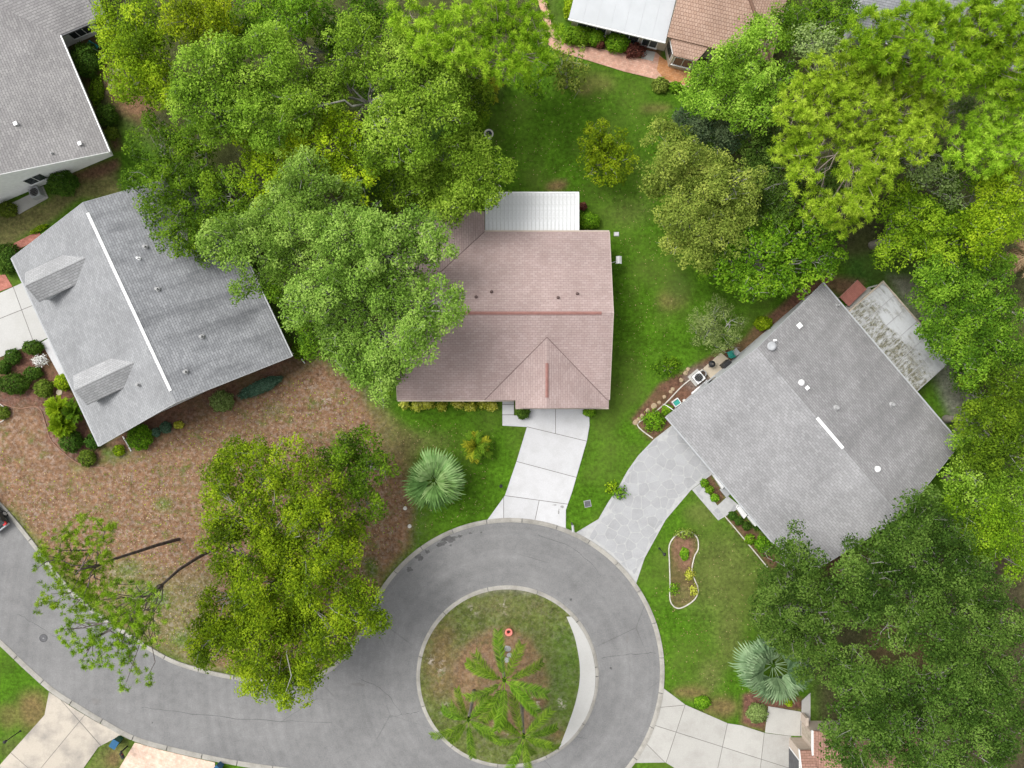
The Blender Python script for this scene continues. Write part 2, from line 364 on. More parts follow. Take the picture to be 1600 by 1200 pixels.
LEAF = {
 'oak':    m_leaf('leaf_oak', (0.062,0.125,0.005), (0.195,0.340,0.022), (0.375,0.540,0.065)),
 'oak_grey': m_leaf('leaf_oak_grey', (0.068,0.125,0.010), (0.195,0.318,0.040), (0.350,0.480,0.095)),
 'yellow': m_leaf('leaf_yellow', (0.085,0.135,0.002), (0.255,0.370,0.007), (0.480,0.570,0.020)),
 'lime':   m_leaf('leaf_lime', (0.065,0.115,0.002), (0.210,0.320,0.007), (0.420,0.520,0.022)),
 'spring': m_leaf('leaf_spring', (0.055,0.120,0.004), (0.185,0.335,0.011), (0.360,0.530,0.030)),
 'pine_thin': m_leaf('leaf_pine_thin', (0.085,0.165,0.006), (0.210,0.350,0.014), (0.370,0.500,0.040)),
 'laurel': m_leaf('leaf_laurel', (0.048,0.085,0.002), (0.158,0.245,0.005), (0.335,0.430,0.016)),
 'mid': m_leaf('leaf_mid', (0.035,0.080,0.004), (0.115,0.225,0.012), (0.255,0.400,0.030)),
 'dark':   m_leaf('leaf_dark', (0.032,0.070,0.003), (0.100,0.190,0.008), (0.220,0.340,0.018)),
 'green':  m_leaf('leaf_green', (0.045,0.110,0.004), (0.145,0.300,0.012), (0.310,0.490,0.030)),
 'pine':   m_leaf('leaf_pine', (0.120,0.225,0.008), (0.340,0.520,0.026), (0.560,0.720,0.080)),
 'pine_deep': m_leaf('leaf_pine_deep', (0.075,0.165,0.004), (0.235,0.410,0.014), (0.440,0.610,0.045)),
 'olive':  m_leaf('leaf_olive', (0.070,0.105,0.010), (0.215,0.290,0.042), (0.400,0.460,0.085)),
 'deep':   m_leaf('leaf_deep', (0.022,0.050,0.005), (0.072,0.140,0.016), (0.165,0.260,0.045)),
 'teal':   m_leaf('leaf_blue_green', (0.030,0.058,0.025), (0.072,0.112,0.050), (0.130,0.180,0.080)),
 'box':    m_leaf('leaf_box', (0.022,0.055,0.005), (0.050,0.110,0.010), (0.105,0.185,0.020), 0.2),
 'box_light': m_leaf('leaf_box_light', (0.05,0.085,0.008), (0.115,0.165,0.016), (0.2,0.26,0.03), 0.2),
 'grey':   m_leaf('leaf_grey', (0.085,0.125,0.030), (0.180,0.255,0.065), (0.300,0.380,0.125), 0.2),
 'red':    m_leaf('leaf_burgundy', (0.05,0.012,0.012), (0.125,0.035,0.03), (0.28,0.10,0.075), 0.2),
 'gold':   m_leaf('leaf_gold', (0.20,0.23,0.015), (0.48,0.49,0.05), (0.70,0.68,0.18), 0.25),
 'blue':   m_leaf('leaf_blue_grey', (0.03,0.075,0.045), (0.07,0.14,0.085), (0.13,0.22,0.14), 0.2),
 'fan':    m_leaf('leaf_silver_palm', (0.050,0.090,0.038), (0.160,0.250,0.120), (0.330,0.430,0.250), 0.22),
 'fan_green': m_leaf('leaf_green_fan_palm', (0.040,0.085,0.018), (0.130,0.245,0.065), (0.290,0.420,0.165), 0.22),
 'frond':  m_leaf('leaf_palm', (0.034,0.075,0.004), (0.105,0.200,0.010), (0.250,0.370,0.028), 0.25),
 'frond_y': m_leaf('leaf_palm_yellow', (0.12,0.15,0.008), (0.30,0.32,0.02), (0.52,0.46,0.03), 0.25),
 'dead':   m_leaf('leaf_dead', (0.17,0.10,0.05), (0.34,0.22,0.13), (0.5,0.36,0.22), 0.15),
 'white_flower': m_leaf('white_flower', (0.45,0.45,0.38), (0.7,0.7,0.66), (0.8,0.8,0.8), 0.1),
}

# ------------------------------------------------------------------ ground
def sdist(X, Y, poly):
    """signed distance (negative inside) of points to a polygon, numpy"""
    n = len(poly); d = np.full(X.shape, 1e9); ins = np.zeros(X.shape, bool)
    for i in range(n):
        ax, ay = poly[i]; bx, by = poly[(i+1) % n]
        ex, ey = bx-ax, by-ay; L = ex*ex+ey*ey+1e-9
        t = np.clip(((X-ax)*ex+(Y-ay)*ey)/L, 0, 1)
        d = np.minimum(d, (X-ax-t*ex)**2+(Y-ay-t*ey)**2)
        c = ((ay > Y) != (by > Y)) & (X < (bx-ax)*(Y-ay)/((by-ay) if abs(by-ay) > 1e-9 else 1e-9)+ax)
        ins ^= c
    d = np.sqrt(d); return np.where(ins, -d, d)
def ell(cx, cy, rx, ry=None, n=14):
    ry = ry or rx
    return [(cx+rx*math.cos(2*math.pi*i/n), cy+ry*math.sin(2*math.pi*i/n)) for i in range(n)]

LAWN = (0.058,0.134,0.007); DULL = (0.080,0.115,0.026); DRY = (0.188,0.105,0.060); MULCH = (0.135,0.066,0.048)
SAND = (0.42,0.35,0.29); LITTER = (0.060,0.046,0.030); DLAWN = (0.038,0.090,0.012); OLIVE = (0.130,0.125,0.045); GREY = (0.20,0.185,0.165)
paints = [  # polygon in photograph pixels, colour, dryness, feather, strength
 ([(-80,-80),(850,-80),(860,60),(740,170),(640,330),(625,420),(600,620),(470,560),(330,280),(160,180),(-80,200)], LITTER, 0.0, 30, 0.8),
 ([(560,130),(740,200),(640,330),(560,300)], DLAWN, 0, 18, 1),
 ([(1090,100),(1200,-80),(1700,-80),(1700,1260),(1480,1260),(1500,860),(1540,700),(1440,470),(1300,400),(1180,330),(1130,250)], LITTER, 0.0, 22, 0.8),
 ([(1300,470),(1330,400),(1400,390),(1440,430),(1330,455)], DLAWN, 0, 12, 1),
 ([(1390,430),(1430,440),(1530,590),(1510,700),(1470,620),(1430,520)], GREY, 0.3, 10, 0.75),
 # brown front yard on the left
 ([(-80,630),(60,625),(110,690),(120,735),(170,715),(300,650),(440,590),(500,560),(560,600),(590,660),(610,720),(645,780),(640,850),(600,900),(560,990),(500,1045),(400,1058),(300,1035),(200,985),(110,910),(20,800),(-80,760)], DRY, 1.0, 14, 1),
 ([(160,880),(330,900),(330,1040),(240,1015),(150,940)], OLIVE, 0.6, 26, 0.75),
 (ell(232,930,26,16), LAWN, 0.1, 14, 0.75), (ell(255,790,10,8), LAWN, 0.1, 8, 0.7), (ell(430,640,16,10), OLIVE, 0.4, 10, 0.6), (ell(288,1000,22,14), LAWN, 0.1, 12, 0.7),
 (ell(245,935,14,10), LAWN, 0, 8, 0.8), (ell(200,890,18,12), LAWN, 0.1, 12, 0.6), (ell(580,890,12,16), LAWN, 0.1, 8, 0.8), (ell(190,712,22,10), OLIVE, 0.4, 10, 0.8),
 (ell(508,625,14,18), SAND, 0.6, 12, 0.65), (ell(485,605,20,10), SAND, 0.6, 12, 0.45), (ell(45,800,16,10), SAND, 0.6, 12, 0.55), (ell(195,830,12,10), SAND, 0.6, 10, 0.5), (ell(55,690,26,18), SAND, 0.7, 20, 0.35), (ell(70,715,14,8), SAND, 0.7, 8, 0.5),
 ([(0,640),(60,640),(75,690),(120,730),(150,728),(150,690),(110,600),(75,540),(0,560)], MULCH, 0.5, 6, 0.9),
 ([(-20,560),(75,535),(150,690),(165,715),(130,730),(95,705),(70,660),(60,640),(-20,636)], MULCH, 0.35, 5, 1),
 ([(150,700),(290,615),(450,540),(472,575),(330,647),(200,704)], MULCH, 0.2, 5, 0.95),
 ([(440,545),(475,540),(480,570),(455,590)], MULCH, 0.3, 8, 0.8),
 # left strip between the two grey roofs
 ([(-60,330),(60,315),(180,255),(190,300),(130,310),(0,395),(-60,420)], OLIVE, 0.7, 8, 1),
 ([(100,275),(185,245),(190,262),(110,290)], MULCH, 0.5, 6, 0.9),
 ([(150,95),(175,100),(215,150),(250,170),(220,190),(185,175),(160,130)], DRY, 0.8, 12, 0.9), (ell(172,120,8,22), SAND, 0.5, 9, 0.8),
 ([(110,60),(155,55),(150,160),(190,230),(175,235)], MULCH, 0.4, 8, 0.9),
 # lawns
 (ell(930,130,26,12), DRY, 0.6, 16, 0.45), (ell(1025,168,22,6), DRY, 0.6, 10, 0.6), (ell(868,290,15,8), DRY, 0.8, 6, 0.8), (ell(915,145,10,6), DRY, 0.6, 8, 0.5),
 (ell(1050,470,22,14), DRY, 0.5, 14, 0.55), (ell(1045,130,30,10), OLIVE, 0.4, 14, 0.5), (ell(1060,450,14,22), DLAWN, 0, 14, 0.7), (ell(985,330,30,20), OLIVE, 0.3, 22, 0.35),
 ([(590,630),(640,690),(640,800),(600,880),(575,760)], DRY, 0.8, 20, 0.8), ([(590,640),(660,690),(650,720),(600,710)], OLIVE, 0.4, 18, 0.7),
 (ell(668,690,36,16), OLIVE, 0.4, 18, 0.45),
 (ell(1130,900,60,70), OLIVE, 0.25, 40, 0.55), (ell(1095,800,22,18), OLIVE, 0.3, 14, 0.5), (ell(1080,1080,26,10), DRY, 0.7, 10, 0.7), (ell(1125,1105,28,16), DRY, 0.7, 12, 0.7), (ell(1110,1055,20,24), OLIVE, 0.4, 16, 0.6), (ell(1140,1000,24,40), OLIVE, 0.3, 20, 0.5),
 ([(985,655),(1030,600),(1160,530),(1250,450),(1300,430),(1290,460),(1050,665),(1020,690)], MULCH, 0.2, 4, 0.95),
 ([(1230,470),(1300,430),(1350,440),(1330,470),(1290,450),(1180,535),(1170,520)], MULCH, 0.2, 8, 0.8),
 (ell(1090,590,24,18), GREY, 0.2, 8, 0.5),
 ([(1095,752),(1110,740),(1136,777),(1122,790)], MULCH, 0.2, 2, 1), ([(1134,808),(1146,794),(1225,872),(1205,890)], MULCH, 0.2, 3, 1),
 ([(1057,836),(1046,852),(1046,877),(1047,910),(1047,937),(1055,949),(1067,949),(1085,937),(1091,922),(1086,907),(1081,892),(1085,870),(1091,857),(1089,840),(1075,830)], MULCH, 0.5, 3, 0.75), (ell(1066,865,14,24), (0.25,0.115,0.095), 0.4, 6, 0.9), (ell(1065,930,16,14), OLIVE, 0.6, 8, 0.7),
 ([(1160,1085),(1200,1075),(1262,1095),(1262,1110),(1200,1110),(1195,1143),(1158,1132)], MULCH, 0.2, 4, 1),
 ([(900,30),(1040,60),(1030,95),(905,74)], MULCH, 0.2, 4, 1),
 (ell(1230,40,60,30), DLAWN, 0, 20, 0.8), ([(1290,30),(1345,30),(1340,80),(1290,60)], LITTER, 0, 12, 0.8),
 # bottom-left lawns
 (ell(50,1110,26,30), DRY, 0.7, 16, 0.75), (ell(10,1120,14,20), DRY, 0.6, 10, 0.5), (ell(20,1170,24,20), OLIVE, 0.5, 14, 0.5), ([(150,1170),(190,1150),(205,1160),(185,1210),(130,1210)], OLIVE, 0.5, 8, 0.7), (ell(175,1185,12,12), DRY, 0.7, 8, 0.6),
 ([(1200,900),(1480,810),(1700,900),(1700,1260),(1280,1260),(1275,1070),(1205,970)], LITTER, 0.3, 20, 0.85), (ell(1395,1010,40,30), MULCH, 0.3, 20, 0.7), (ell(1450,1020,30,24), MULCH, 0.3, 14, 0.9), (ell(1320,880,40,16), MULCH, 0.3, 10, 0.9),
]
def make_ground():
    gx = np.concatenate([[-4200,-1800,-700,-250], np.arange(-60,1661,6.0), [1900,2500,3600,6000]])
    gy = np.concatenate([[-4200,-1800,-700,-250], np.arange(-60,1261,6.0), [1500,2100,3200,5600]])
    X, Y = np.meshgrid(gx, gy)
    rng = np.random.default_rng(3)
    wx = np.zeros_like(X); wy = np.zeros_like(X)
    for k in range(14):
        a = rng.uniform(0, 6.28); w = 2*math.pi/rng.uniform(22, 120); ph = rng.uniform(0, 6.28, 2)
        u = (X*math.cos(a)+Y*math.sin(a))*w; wx += np.sin(u+ph[0])*1.5/ (w*22+0.6); wy += np.sin(u+ph[1])*1.5/(w*22+0.6)
    col = np.zeros(X.shape+(3,)); col[:] = LAWN; dry = np.zeros(X.shape); sandy = np.zeros(X.shape)+0.0
    sandy += 0.28*np.clip(0.5-sdist(X, Y, paints[5][0])/60, 0, 1)
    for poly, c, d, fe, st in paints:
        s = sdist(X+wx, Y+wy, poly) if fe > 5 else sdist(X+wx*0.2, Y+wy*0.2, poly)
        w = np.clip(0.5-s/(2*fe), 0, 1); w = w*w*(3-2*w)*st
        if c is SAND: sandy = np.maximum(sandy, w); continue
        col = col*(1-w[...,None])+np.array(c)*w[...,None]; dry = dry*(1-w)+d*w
    ny, nx = X.shape
    k = K(0); co_ = np.stack([(X-800)*k, (600-Y)*k, np.zeros_like(X)], -1).reshape(-1, 3)
    idx = np.arange(nx*ny).reshape(ny, nx)
    q = np.stack([idx[1:,:-1], idx[1:,1:], idx[:-1,1:], idx[:-1,:-1]], -1).reshape(-1, 4)
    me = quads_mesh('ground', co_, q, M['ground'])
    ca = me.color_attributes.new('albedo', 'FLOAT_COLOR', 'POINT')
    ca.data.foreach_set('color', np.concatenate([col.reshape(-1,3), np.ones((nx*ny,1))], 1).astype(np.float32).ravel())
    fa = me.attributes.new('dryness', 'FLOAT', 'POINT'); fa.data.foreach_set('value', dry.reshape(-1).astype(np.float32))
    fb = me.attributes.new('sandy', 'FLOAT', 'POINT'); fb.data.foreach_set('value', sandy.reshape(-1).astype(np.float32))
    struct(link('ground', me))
def quads_mesh(name, co_, q, mat):
    me = bpy.data.meshes.new(name); n = len(q)
    me.vertices.add(len(co_)); me.vertices.foreach_set('co', np.asarray(co_, np.float32).ravel())
    me.loops.add(n*4); me.loops.foreach_set('vertex_index', np.asarray(q, np.int32).ravel())
    me.polygons.add(n); me.polygons.foreach_set('loop_start', np.arange(0, n*4, 4, dtype=np.int32))
    me.materials.append(mat); me.update(calc_edges=True); return me
make_ground()

# ------------------------------------------------------------------ road and kerbs
CC = (797, 1050); RO = 241.0
IC = (793, 1057); RI = 142.6
def arc(c, r, a0, a1, n): return [(c[0]+r*math.cos(math.radians(a0+(a1-a0)*i/n)), c[1]+r*math.sin(math.radians(a0+(a1-a0)*i/n))) for i in range(n+1)]
up_path = catmull([(-60,715),(-20,762),(22,807),(54,847),(95,900),(139,945),(200,987),(252,1020),(291,1037),(350,1052),(420,1062),(475,1060),(515,1042),(543,1014),(566,982)], 6)[:-1]
ring = arc(CC, RO, 196.4, 196.4+250, 110)          # clockwise over the top to the lower right
low_path = catmull([(-60,955),(0,1008),(40,1046),(80,1081),(120,1107),(160,1131),(212,1158),(285,1178),(357,1193),(420,1203),(500,1213),(580,1228),(650,1256)], 6)
bot = arc(CC, RO, 196.4+250, 484, 14)
outline = up_path+ring+bot[1:]+low_path[::-1]
road = MB(); road.face([P(x, y, 0.006) for x, y in outline][::-1]); struct(road.build('road', M['asphalt']))

def resample(path, step):
    out = [path[0]]; acc = 0.0
    L = [0]
    for a, b in zip(path[:-1], path[1:]): L.append(L[-1]+math.dist(a, b))
    n = max(1, round(L[-1]/step)); res = []; j = 0
    for i in range(n+1):
        d = L[-1]*i/n
        while j < len(L)-2 and L[j+1] < d: j += 1
        t = (d-L[j])/max(1e-9, L[j+1]-L[j])
        res.append((path[j][0]+(path[j+1][0]-path[j][0])*t, path[j][1]+(path[j+1][1]-path[j][1])*t))
    return res
def kerb(path, width, seg=56, h=0.11, mat='kerb'):
    """row of kerb segments along a px path; width>0 lies to the right of travel (photo sense)"""
    root = holder('kerb'); step = 7.0; pts = resample(path, step); per = max(1, round(seg/step))
    nrm = []
    for i in range(len(pts)):
        a = pts[max(0,i-1)]; b = pts[min(len(pts)-1,i+1)]; d = math.dist(a,b); nrm.append((-(b[1]-a[1])/d, (b[0]-a[0])/d))
    for i in range(0, len(pts)-1, per):
        j = min(i+per, len(pts)-1)
        idx = list(range(i, j+1)); A = []; B = []
        for n_, k_ in enumerate(idx):
            p = pts[k_]
            if n_ == len(idx)-1:   # joint gap
                q = pts[idx[-2]]; d = math.dist(p,q); p = (p[0]+(q[0]-p[0])*1.3/d, p[1]+(q[1]-p[1])*1.3/d)
            A.append(P2(*p)); B.append(P2(p[0]+nrm[k_][0]*width, p[1]+nrm[k_][1]*width))
        hh = h+RND.uniform(-0.006,0.006); mb = MB(); n = len(A); mb.v += [(*a,0.0) for a in A]+[(*a,hh) for a in A]
        # rolled profile: high at the back, low gutter lip on the road side
        Mid = [((a[0]*0.45+b[0]*0.55),(a[1]*0.45+b[1]*0.55)) for a,b in zip(A,B)]
        mb.v += [(*m,hh*0.9) for m in Mid]+[(*b,0.03) for b in B]+[(*b,0.0) for b in B]
        for k_ in range(n-1):
            for r in range(4): mb.f.append([r*n+k_, (r+1)*n+k_, (r+1)*n+k_+1, r*n+k_+1]); mb.uv.append(None)
        mb.f.append([r*n for r in range(5)][::-1]); mb.uv.append(None)
        mb.f.append([r*n+n-1 for r in range(5)]); mb.uv.append(None)
        if width < 0: mb.f = [f[::-1] for f in mb.f]
        mb.build('kerb_segment', M[mat], root)
kerb(up_path+ring, 7.0)
kerb(low_path, -7.0)
kerb(arc(IC, RI-6, 0, 360, 120), -6.0, 74)

# island ground disc with its own paint
def island():
    n_r, n_a = 30, 140; cx, cy = IC; rng = np.random.default_rng(5)
    V = []; 
    for i in range(n_r+1):
        r = (RI-5.2)*i/n_r
        for j in range(n_a): V.append((cx+r*math.cos(2*math.pi*j/n_a), cy+r*math.sin(2*math.pi*j/n_a)))
    V = np.array(V); X, Y = V[:,0], V[:,1]
    r = np.hypot(X-cx, Y-cy)/RI; z = 0.085+0.12*np.clip(1-r*r, 0, 1)
    col = np.zeros((len(V),3)); col[:] = (0.088,0.112,0.026); dry = np.full(len(V), 0.55); sandy = np.full(len(V), 0.10)
    wx = 3*np.sin(X*0.09+Y*0.05)+2*np.sin(Y*0.17); wy = 3*np.sin(Y*0.08-X*0.06)+2*np.sin(X*0.19)
    I = [(ell(885,1050,30,70), (0.07,0.125,0.018), 0.2, 20, 0.9), (ell(790,945,60,18), (0.115,0.115,0.045), 0.8, 18, 0.7), (ell(690,1030,26,60), DRY, 0.9, 22, 0.6),
         ([(745,990),(800,975),(830,1000),(852,1030),(852,1090),(835,1125),(800,1150),(765,1140),(735,1110),(705,1105),(705,1050),(720,1015)], (0.20,0.115,0.07), 0.5, 9, 0.9),
         (ell(740,955,8,6), SAND, 0.6, 7, 0.7), (ell(785,945,6,6), SAND, 0.6, 6, 0.7), (ell(693,1040,6,10), SAND, 0.6, 7, 0.6), (ell(832,1102,6,14), SAND, 0.5, 6, 0.9), (ell(876,1096,8,5), SAND, 0.6, 5, 0.8), (ell(770,1139,9,5), SAND, 0.5, 5, 0.9), (ell(798,1140,9,5), SAND, 0.5, 5, 0.9), (ell(670,1030,5,6), SAND, 0.6, 6, 0.7), (ell(690,1105,6,5), SAND, 0.6, 6, 0.5), (ell(870,1150,10,8), DRY, 0.7, 8, 0.6),
         (ell(790,922,60,5), GREY, 0.3, 6, 0.6)]
    for poly, c, d, fe, st in I:
        s = sdist(X+wx, Y+wy, poly); w = np.clip(0.5-s/(2*fe),0,1); w = w*w*(3-2*w)*st
        if c is SAND: sandy = np.maximum(sandy, np.minimum(1, w*1.3)); continue
        col = col*(1-w[:,None])+np.array(c)*w[:,None]; dry = dry*(1-w)+d*w
    k = K(0); co_ = np.stack([(X-800)*k, (600-Y)*k, z], -1)
    q = [[i*n_a+j, (i+1)*n_a+j, (i+1)*n_a+(j+1)%n_a, i*n_a+(j+1)%n_a][::-1] for i in range(n_r) for j in range(n_a)]
    me = quads_mesh('traffic_island', co_, q, M['ground'])
    ca = me.color_attributes.new('albedo','FLOAT_COLOR','POINT'); ca.data.foreach_set('color', np.concatenate([col, np.ones((len(V),1))],1).astype(np.float32).ravel())
    fa = me.attributes.new('dryness','FLOAT','POINT'); fa.data.foreach_set('value', dry.astype(np.float32))
    fb = me.attributes.new('sandy','FLOAT','POINT'); fb.data.foreach_set('value', sandy.astype(np.float32))
    struct(link('island_ground', me))
island()
def isl_z(px, py): return 0.085+0.12*max(0, 1-(math.dist((px,py), IC)/RI)**2)

# ------------------------------------------------------------------ pavements: split a px polygon by lines into slabs
def clip(poly, p, n):
    out = []
    for i in range(len(poly)):
        a, b = poly[i], poly[(i+1) % len(poly)]
        da = (a[0]-p[0])*n[0]+(a[1]-p[1])*n[1]; db = (b[0]-p[0])*n[0]+(b[1]-p[1])*n[1]
        if da >= 0: out.append(a)
        if (da >= 0) != (db >= 0):
            t = da/(da-db); out.append((a[0]+(b[0]-a[0])*t, a[1]+(b[1]-a[1])*t))
    return out
def area(p): return 0.5*sum(p[i][0]*p[(i+1)%len(p)][1]-p[(i+1)%len(p)][0]*p[i][1] for i in range(len(p)))
def slabs(name, poly, cuts, mat, z=0.05, joint='joint', gap=0.45, label=None):
    """paved area: dark joint bed plus one slab object for each piece; cuts = (p, q) lines in px"""
    bed = MB().prism([P2(*p) for p in poly], 0.008, z-0.012)
    root = struct(bed.build(name, M[joint]))
    pieces = [list(poly)]
    for p, q in cuts:
        d = math.dist(p, q); n = (-(q[1]-p[1])/d, (q[0]-p[0])/d); new = []
        for pc in pieces:
            # cut only pieces whose middle stretch the line really crosses
            mx = [((v[0]-p[0])*(q[0]-p[0])+(v[1]-p[1])*(q[1]-p[1]))/d for v in pc]; ds = [(v[0]-p[0])*n[0]+(v[1]-p[1])*n[1] for v in pc]
            cx = sum(v[0] for v in pc)/len(pc); cy = sum(v[1] for v in pc)/len(pc); tc = ((cx-p[0])*(q[0]-p[0])+(cy-p[1])*(q[1]-p[1]))/d
            if min(ds) < -1.5 and max(ds) > 1.5 and -4 < tc < d+4:
                a = clip(pc, (p[0]+n[0]*gap, p[1]+n[1]*gap), n); b = clip(pc, (p[0]-n[0]*gap, p[1]-n[1]*gap), (-n[0],-n[1]))
                new += [x for x in (a, b) if len(x) > 2 and abs(area(x)) > 2]
            else: new.append(pc)
        pieces = new
    for pc in pieces: MB().prism([P2(*v) for v in pc], z-0.01, z+RND.uniform(-0.003,0.004)).build('slab', M[mat], root)
    return root
def ringpt(x): return (x, CC[1]-math.sqrt(RO*RO-(x-CC[0])**2))
slabs('driveway', [(829,634),(920,634),(921,665),(917,688),(905,730),(894,768),(884,797),ringpt(884),ringpt(865),ringpt(845),ringpt(815),ringpt(787),ringpt(762),(789,774),(807,721),(823,668)],
      [((820,666),(920,690)),((800,719),(905,747)),((780,773),(890,788)),((787,772),(787,812)),((843,779),(836,812)),((868,634),(868,675))], 'white_conc')
slabs('front_walk', [(785,622),(803,622),(803,649),(829,650),(823,667),(785,665)], [((780,632),(805,632)),((780,648),(805,648))], 'white_conc', 0.06)
# crescent apron on the island
cres = [P2(x,y) for x,y in catmull([(885,963),(899,1000),(906,1050),(898,1100),(874,1167)], 8)]+[P2(x,y) for x,y in arc(IC, RI-5.5, 50.5, -43.5, 30)]
struct(MB().prism(cres, 0.04, 0.155).build('island_apron', M['apron_conc']))

# bottom right driveway
e = arc(CC, RO, 6.0, 36.0, 12)
slabs('driveway', e+[(1040,1191),(1058,1202),(1130,1240),(1236,1240),(1236,1150),(1195,1145),(1158,1133),(1137,1130),(1071,1101)],
      [((1071,1099),(1040,1193)),((1137,1128),(1118,1215)),((1194,1144),(1186,1215)),((1020,1132),(1240,1202)),((1016,1168),(1040,1192)),((1040,1104),(1073,1101))], 'grey_conc')
slabs('front_walk', [(1200,1103),(1252,1112),(1252,1095),(1266,1082),(1266,1150),(1232,1149),(1195,1144)], [((1252,1100),(1250,1150))], 'grey_conc', 0.06)
slabs('driveway', [(77,1081),(115,1106),(150,1127),(190,1148),(154,1167),(120,1215),(60,1290),(-80,1290),(0,1195),(70,1117)],
      [((70,1117),(98,1096)),((132,1118),(60,1205)),((154,1167),(168,1135)),((20,1178),(45,1200)),((45,1200),(110,1225)),((98,1096),(154,1160))], 'tan_conc')
slabs('driveway', [(-60,485),(0,458),(40,440),(80,525),(60,535),(0,558),(-60,580)], [((-60,522),(70,470)),((20,445),(55,540))], 'apron_conc')
pd = MB().prism([P2(*p) for p in [(211,1160),(250,1171),(300,1183),(336,1191),(336,1260),(150,1260)]], 0.008, 0.05); struct(pd.build('paver_driveway', M['paver_pale']))
pt = MB().prism([P2(*p) for p in [(830,-40),(850,-40),(852,0),(862,35),(880,67),(905,72),(927,75),(970,82),(1005,93),(1025,82),(1040,95),(1082,105),(1079,137),(1017,122),(975,112),(920,95),(870,80),(857,70),(850,32),(840,0)]], 0.008, 0.05)
struct(pt.build('paver_path', M['paver_pink']))
op = MB().prism([P2(*p) for p in [(1030,88),(1050,100),(1082,106),(1079,134),(1040,126),(1026,110)]], 0.03, 0.055); struct(op.build('paver_patio', M['paver_orange']))
bp = MB().prism([P2(*p) for p in [(15,384),(60,361),(66,370),(24,393)]], 0.008, 0.045); struct(bp.build('brick_path', M['brick']))
bp = MB().prism([P2(*p) for p in [(-40,440),(8,428),(20,448),(-40,470)]], 0.008, 0.045); struct(bp.build('brick_path', M['brick']))
st = MB().prism([P2(*p) for p in [(1003,78),(1024,82),(1020,96),(1002,92)]], 0.03, 0.075); struct(st.build('doorstep', M['grey_conc']))
st = MB().prism([P2(*p) for p in [(66,535),(78,528),(105,582),(95,588)]], 0.008, 0.12); struct(st.build('porch_slab', M['white_conc']))

# flagstone driveway: one stone object for each stone
def flagstones(name, poly, cell, seed, z=0.05):
    bed = MB().prism([P2(*p) for p in poly], 0.008, z-0.008); root = struct(bed.build(name, M['flag_joint']))
    rng = random.Random(seed)
    xs = [p[0] for p in poly]; ys = [p[1] for p in poly]; seeds = []; tries = 0
    while tries < 6000:
        tries += 1
        c = (rng.uniform(min(xs)-cell, max(xs)+cell), rng.uniform(min(ys)-cell, max(ys)+cell))
        if all(math.dist(c, s) > cell*rng.uniform(0.74,1.0) for s in seeds): seeds.append(c)
    for s in seeds:
        near = sorted((math.dist(s,o), o) for o in seeds if o is not s)[:14]; pc = [(s[0]+x*cell*2, s[1]+y*cell*2) for x,y in ((-1,-1),(1,-1),(1,1),(-1,1))]
        for d, o in near:
            if d > cell*3.4: continue
            n = ((s[0]-o[0])/d, (s[1]-o[1])/d); m = ((s[0]+o[0])/2+n[0]*0.42, (s[1]+o[1])/2+n[1]*0.42); pc = clip(pc, m, n)
            if len(pc) < 3: break
        if len(pc) < 3: continue
        # trim by the outline edges (outline is wound so that inside is on one side; convex pieces only)
        sgn = 1 if area(poly) > 0 else -1
        for i in range(len(poly)):
            a, b = poly[i], poly[(i+1)%len(poly)]; d = math.dist(a,b)
            if math.dist(s, ((a[0]+b[0])/2,(a[1]+b[1])/2)) > d/2+cell*2: continue
            n = (-(b[1]-a[1])/d*sgn, (b[0]-a[0])/d*sgn); pc = clip(pc, (a[0]+n[0]*1.8, a[1]+n[1]*1.8), n)
            if len(pc) < 3: break
        if len(pc) < 3 or abs(area(pc)) < 25: continue
        c = (sum(v[0] for v in pc)/len(pc), sum(v[1] for v in pc)/len(pc))
        if sdist(np.array([c[0]]), np.array([c[1]]), poly)[0] > 0: continue
        # soften the corners
        q = []
        for i in range(len(pc)):
            a, b, d = pc[i-1], pc[i], pc[(i+1)%len(pc)]
            q += [tuple(b[k]+(a[k]-b[k])*0.16 for k in (0,1)), tuple(b[k]+(d[k]-b[k])*0.16 for k in (0,1))]
        MB().prism([P2(*v) for v in q], z-0.015, z+rng.uniform(0.0,0.006)).build('stone', M['flag'], root)
    return root
flagstones('flagstone_driveway', [(1052,660),(1049,665),(1022,686),(997,712),(980,736),(967,760),(950,785),(935,811),(900,832),ringpt(912),ringpt(930),ringpt(950),ringpt(970),(994,911),(1007,872),(1040,812),(1080,765),(1114,740)], 14.5, 4)
flagstones('flagstone_walk', [(1081,765),(1095,755),(1121,790),(1137,775),(1158,792),(1122,813)], 11, 9)

# thin garden edgings
def edging(label, pts, mat='edging', r=0.055, closed=False, name='garden_edging'):
    c = catmull(pts, 5, closed)
    if closed: c.append(c[0])
    path = [P(x, y, 0.03) for x, y in c]; b = path[len(path)//2]
    o = MB().tube(path, [r]*len(path), 6).build(name, M[mat], org=(b[0],b[1],0)); o.location = (b[0],b[1],0); return tag(o, label, 'edging')
edging('pale edging looping round the mulch island in the right lawn', [(1057,836),(1046,852),(1046,877),(1047,910),(1047,937),(1055,949),(1067,949),(1085,937),(1091,922),(1086,907),(1081,892),(1085,870),(1091,857),(1089,840),(1075,830)], closed=True)
edging('straight pale edging along the bed below the grey speckled roof', [(1133,807),(1150,827),(1175,857),(1199,886)])
edging('pale edging bordering the side patio strip of the grey speckled house', [(1098,577),(1085,588),(1065,604),(1040,630),(1015,650),(996,664),(1020,685)])
edging('thin red brown edging curving round the bed of round shrubs', [(5,632),(30,638),(60,637),(72,665),(80,688),(105,712),(130,727),(165,731)], 'edging_red', 0.04)
edging('white hoop of edging round a small planting by the brown yard', [(-5,628),(8,638),(11,648),(5,657),(-6,662)], 'edging', 0.05)

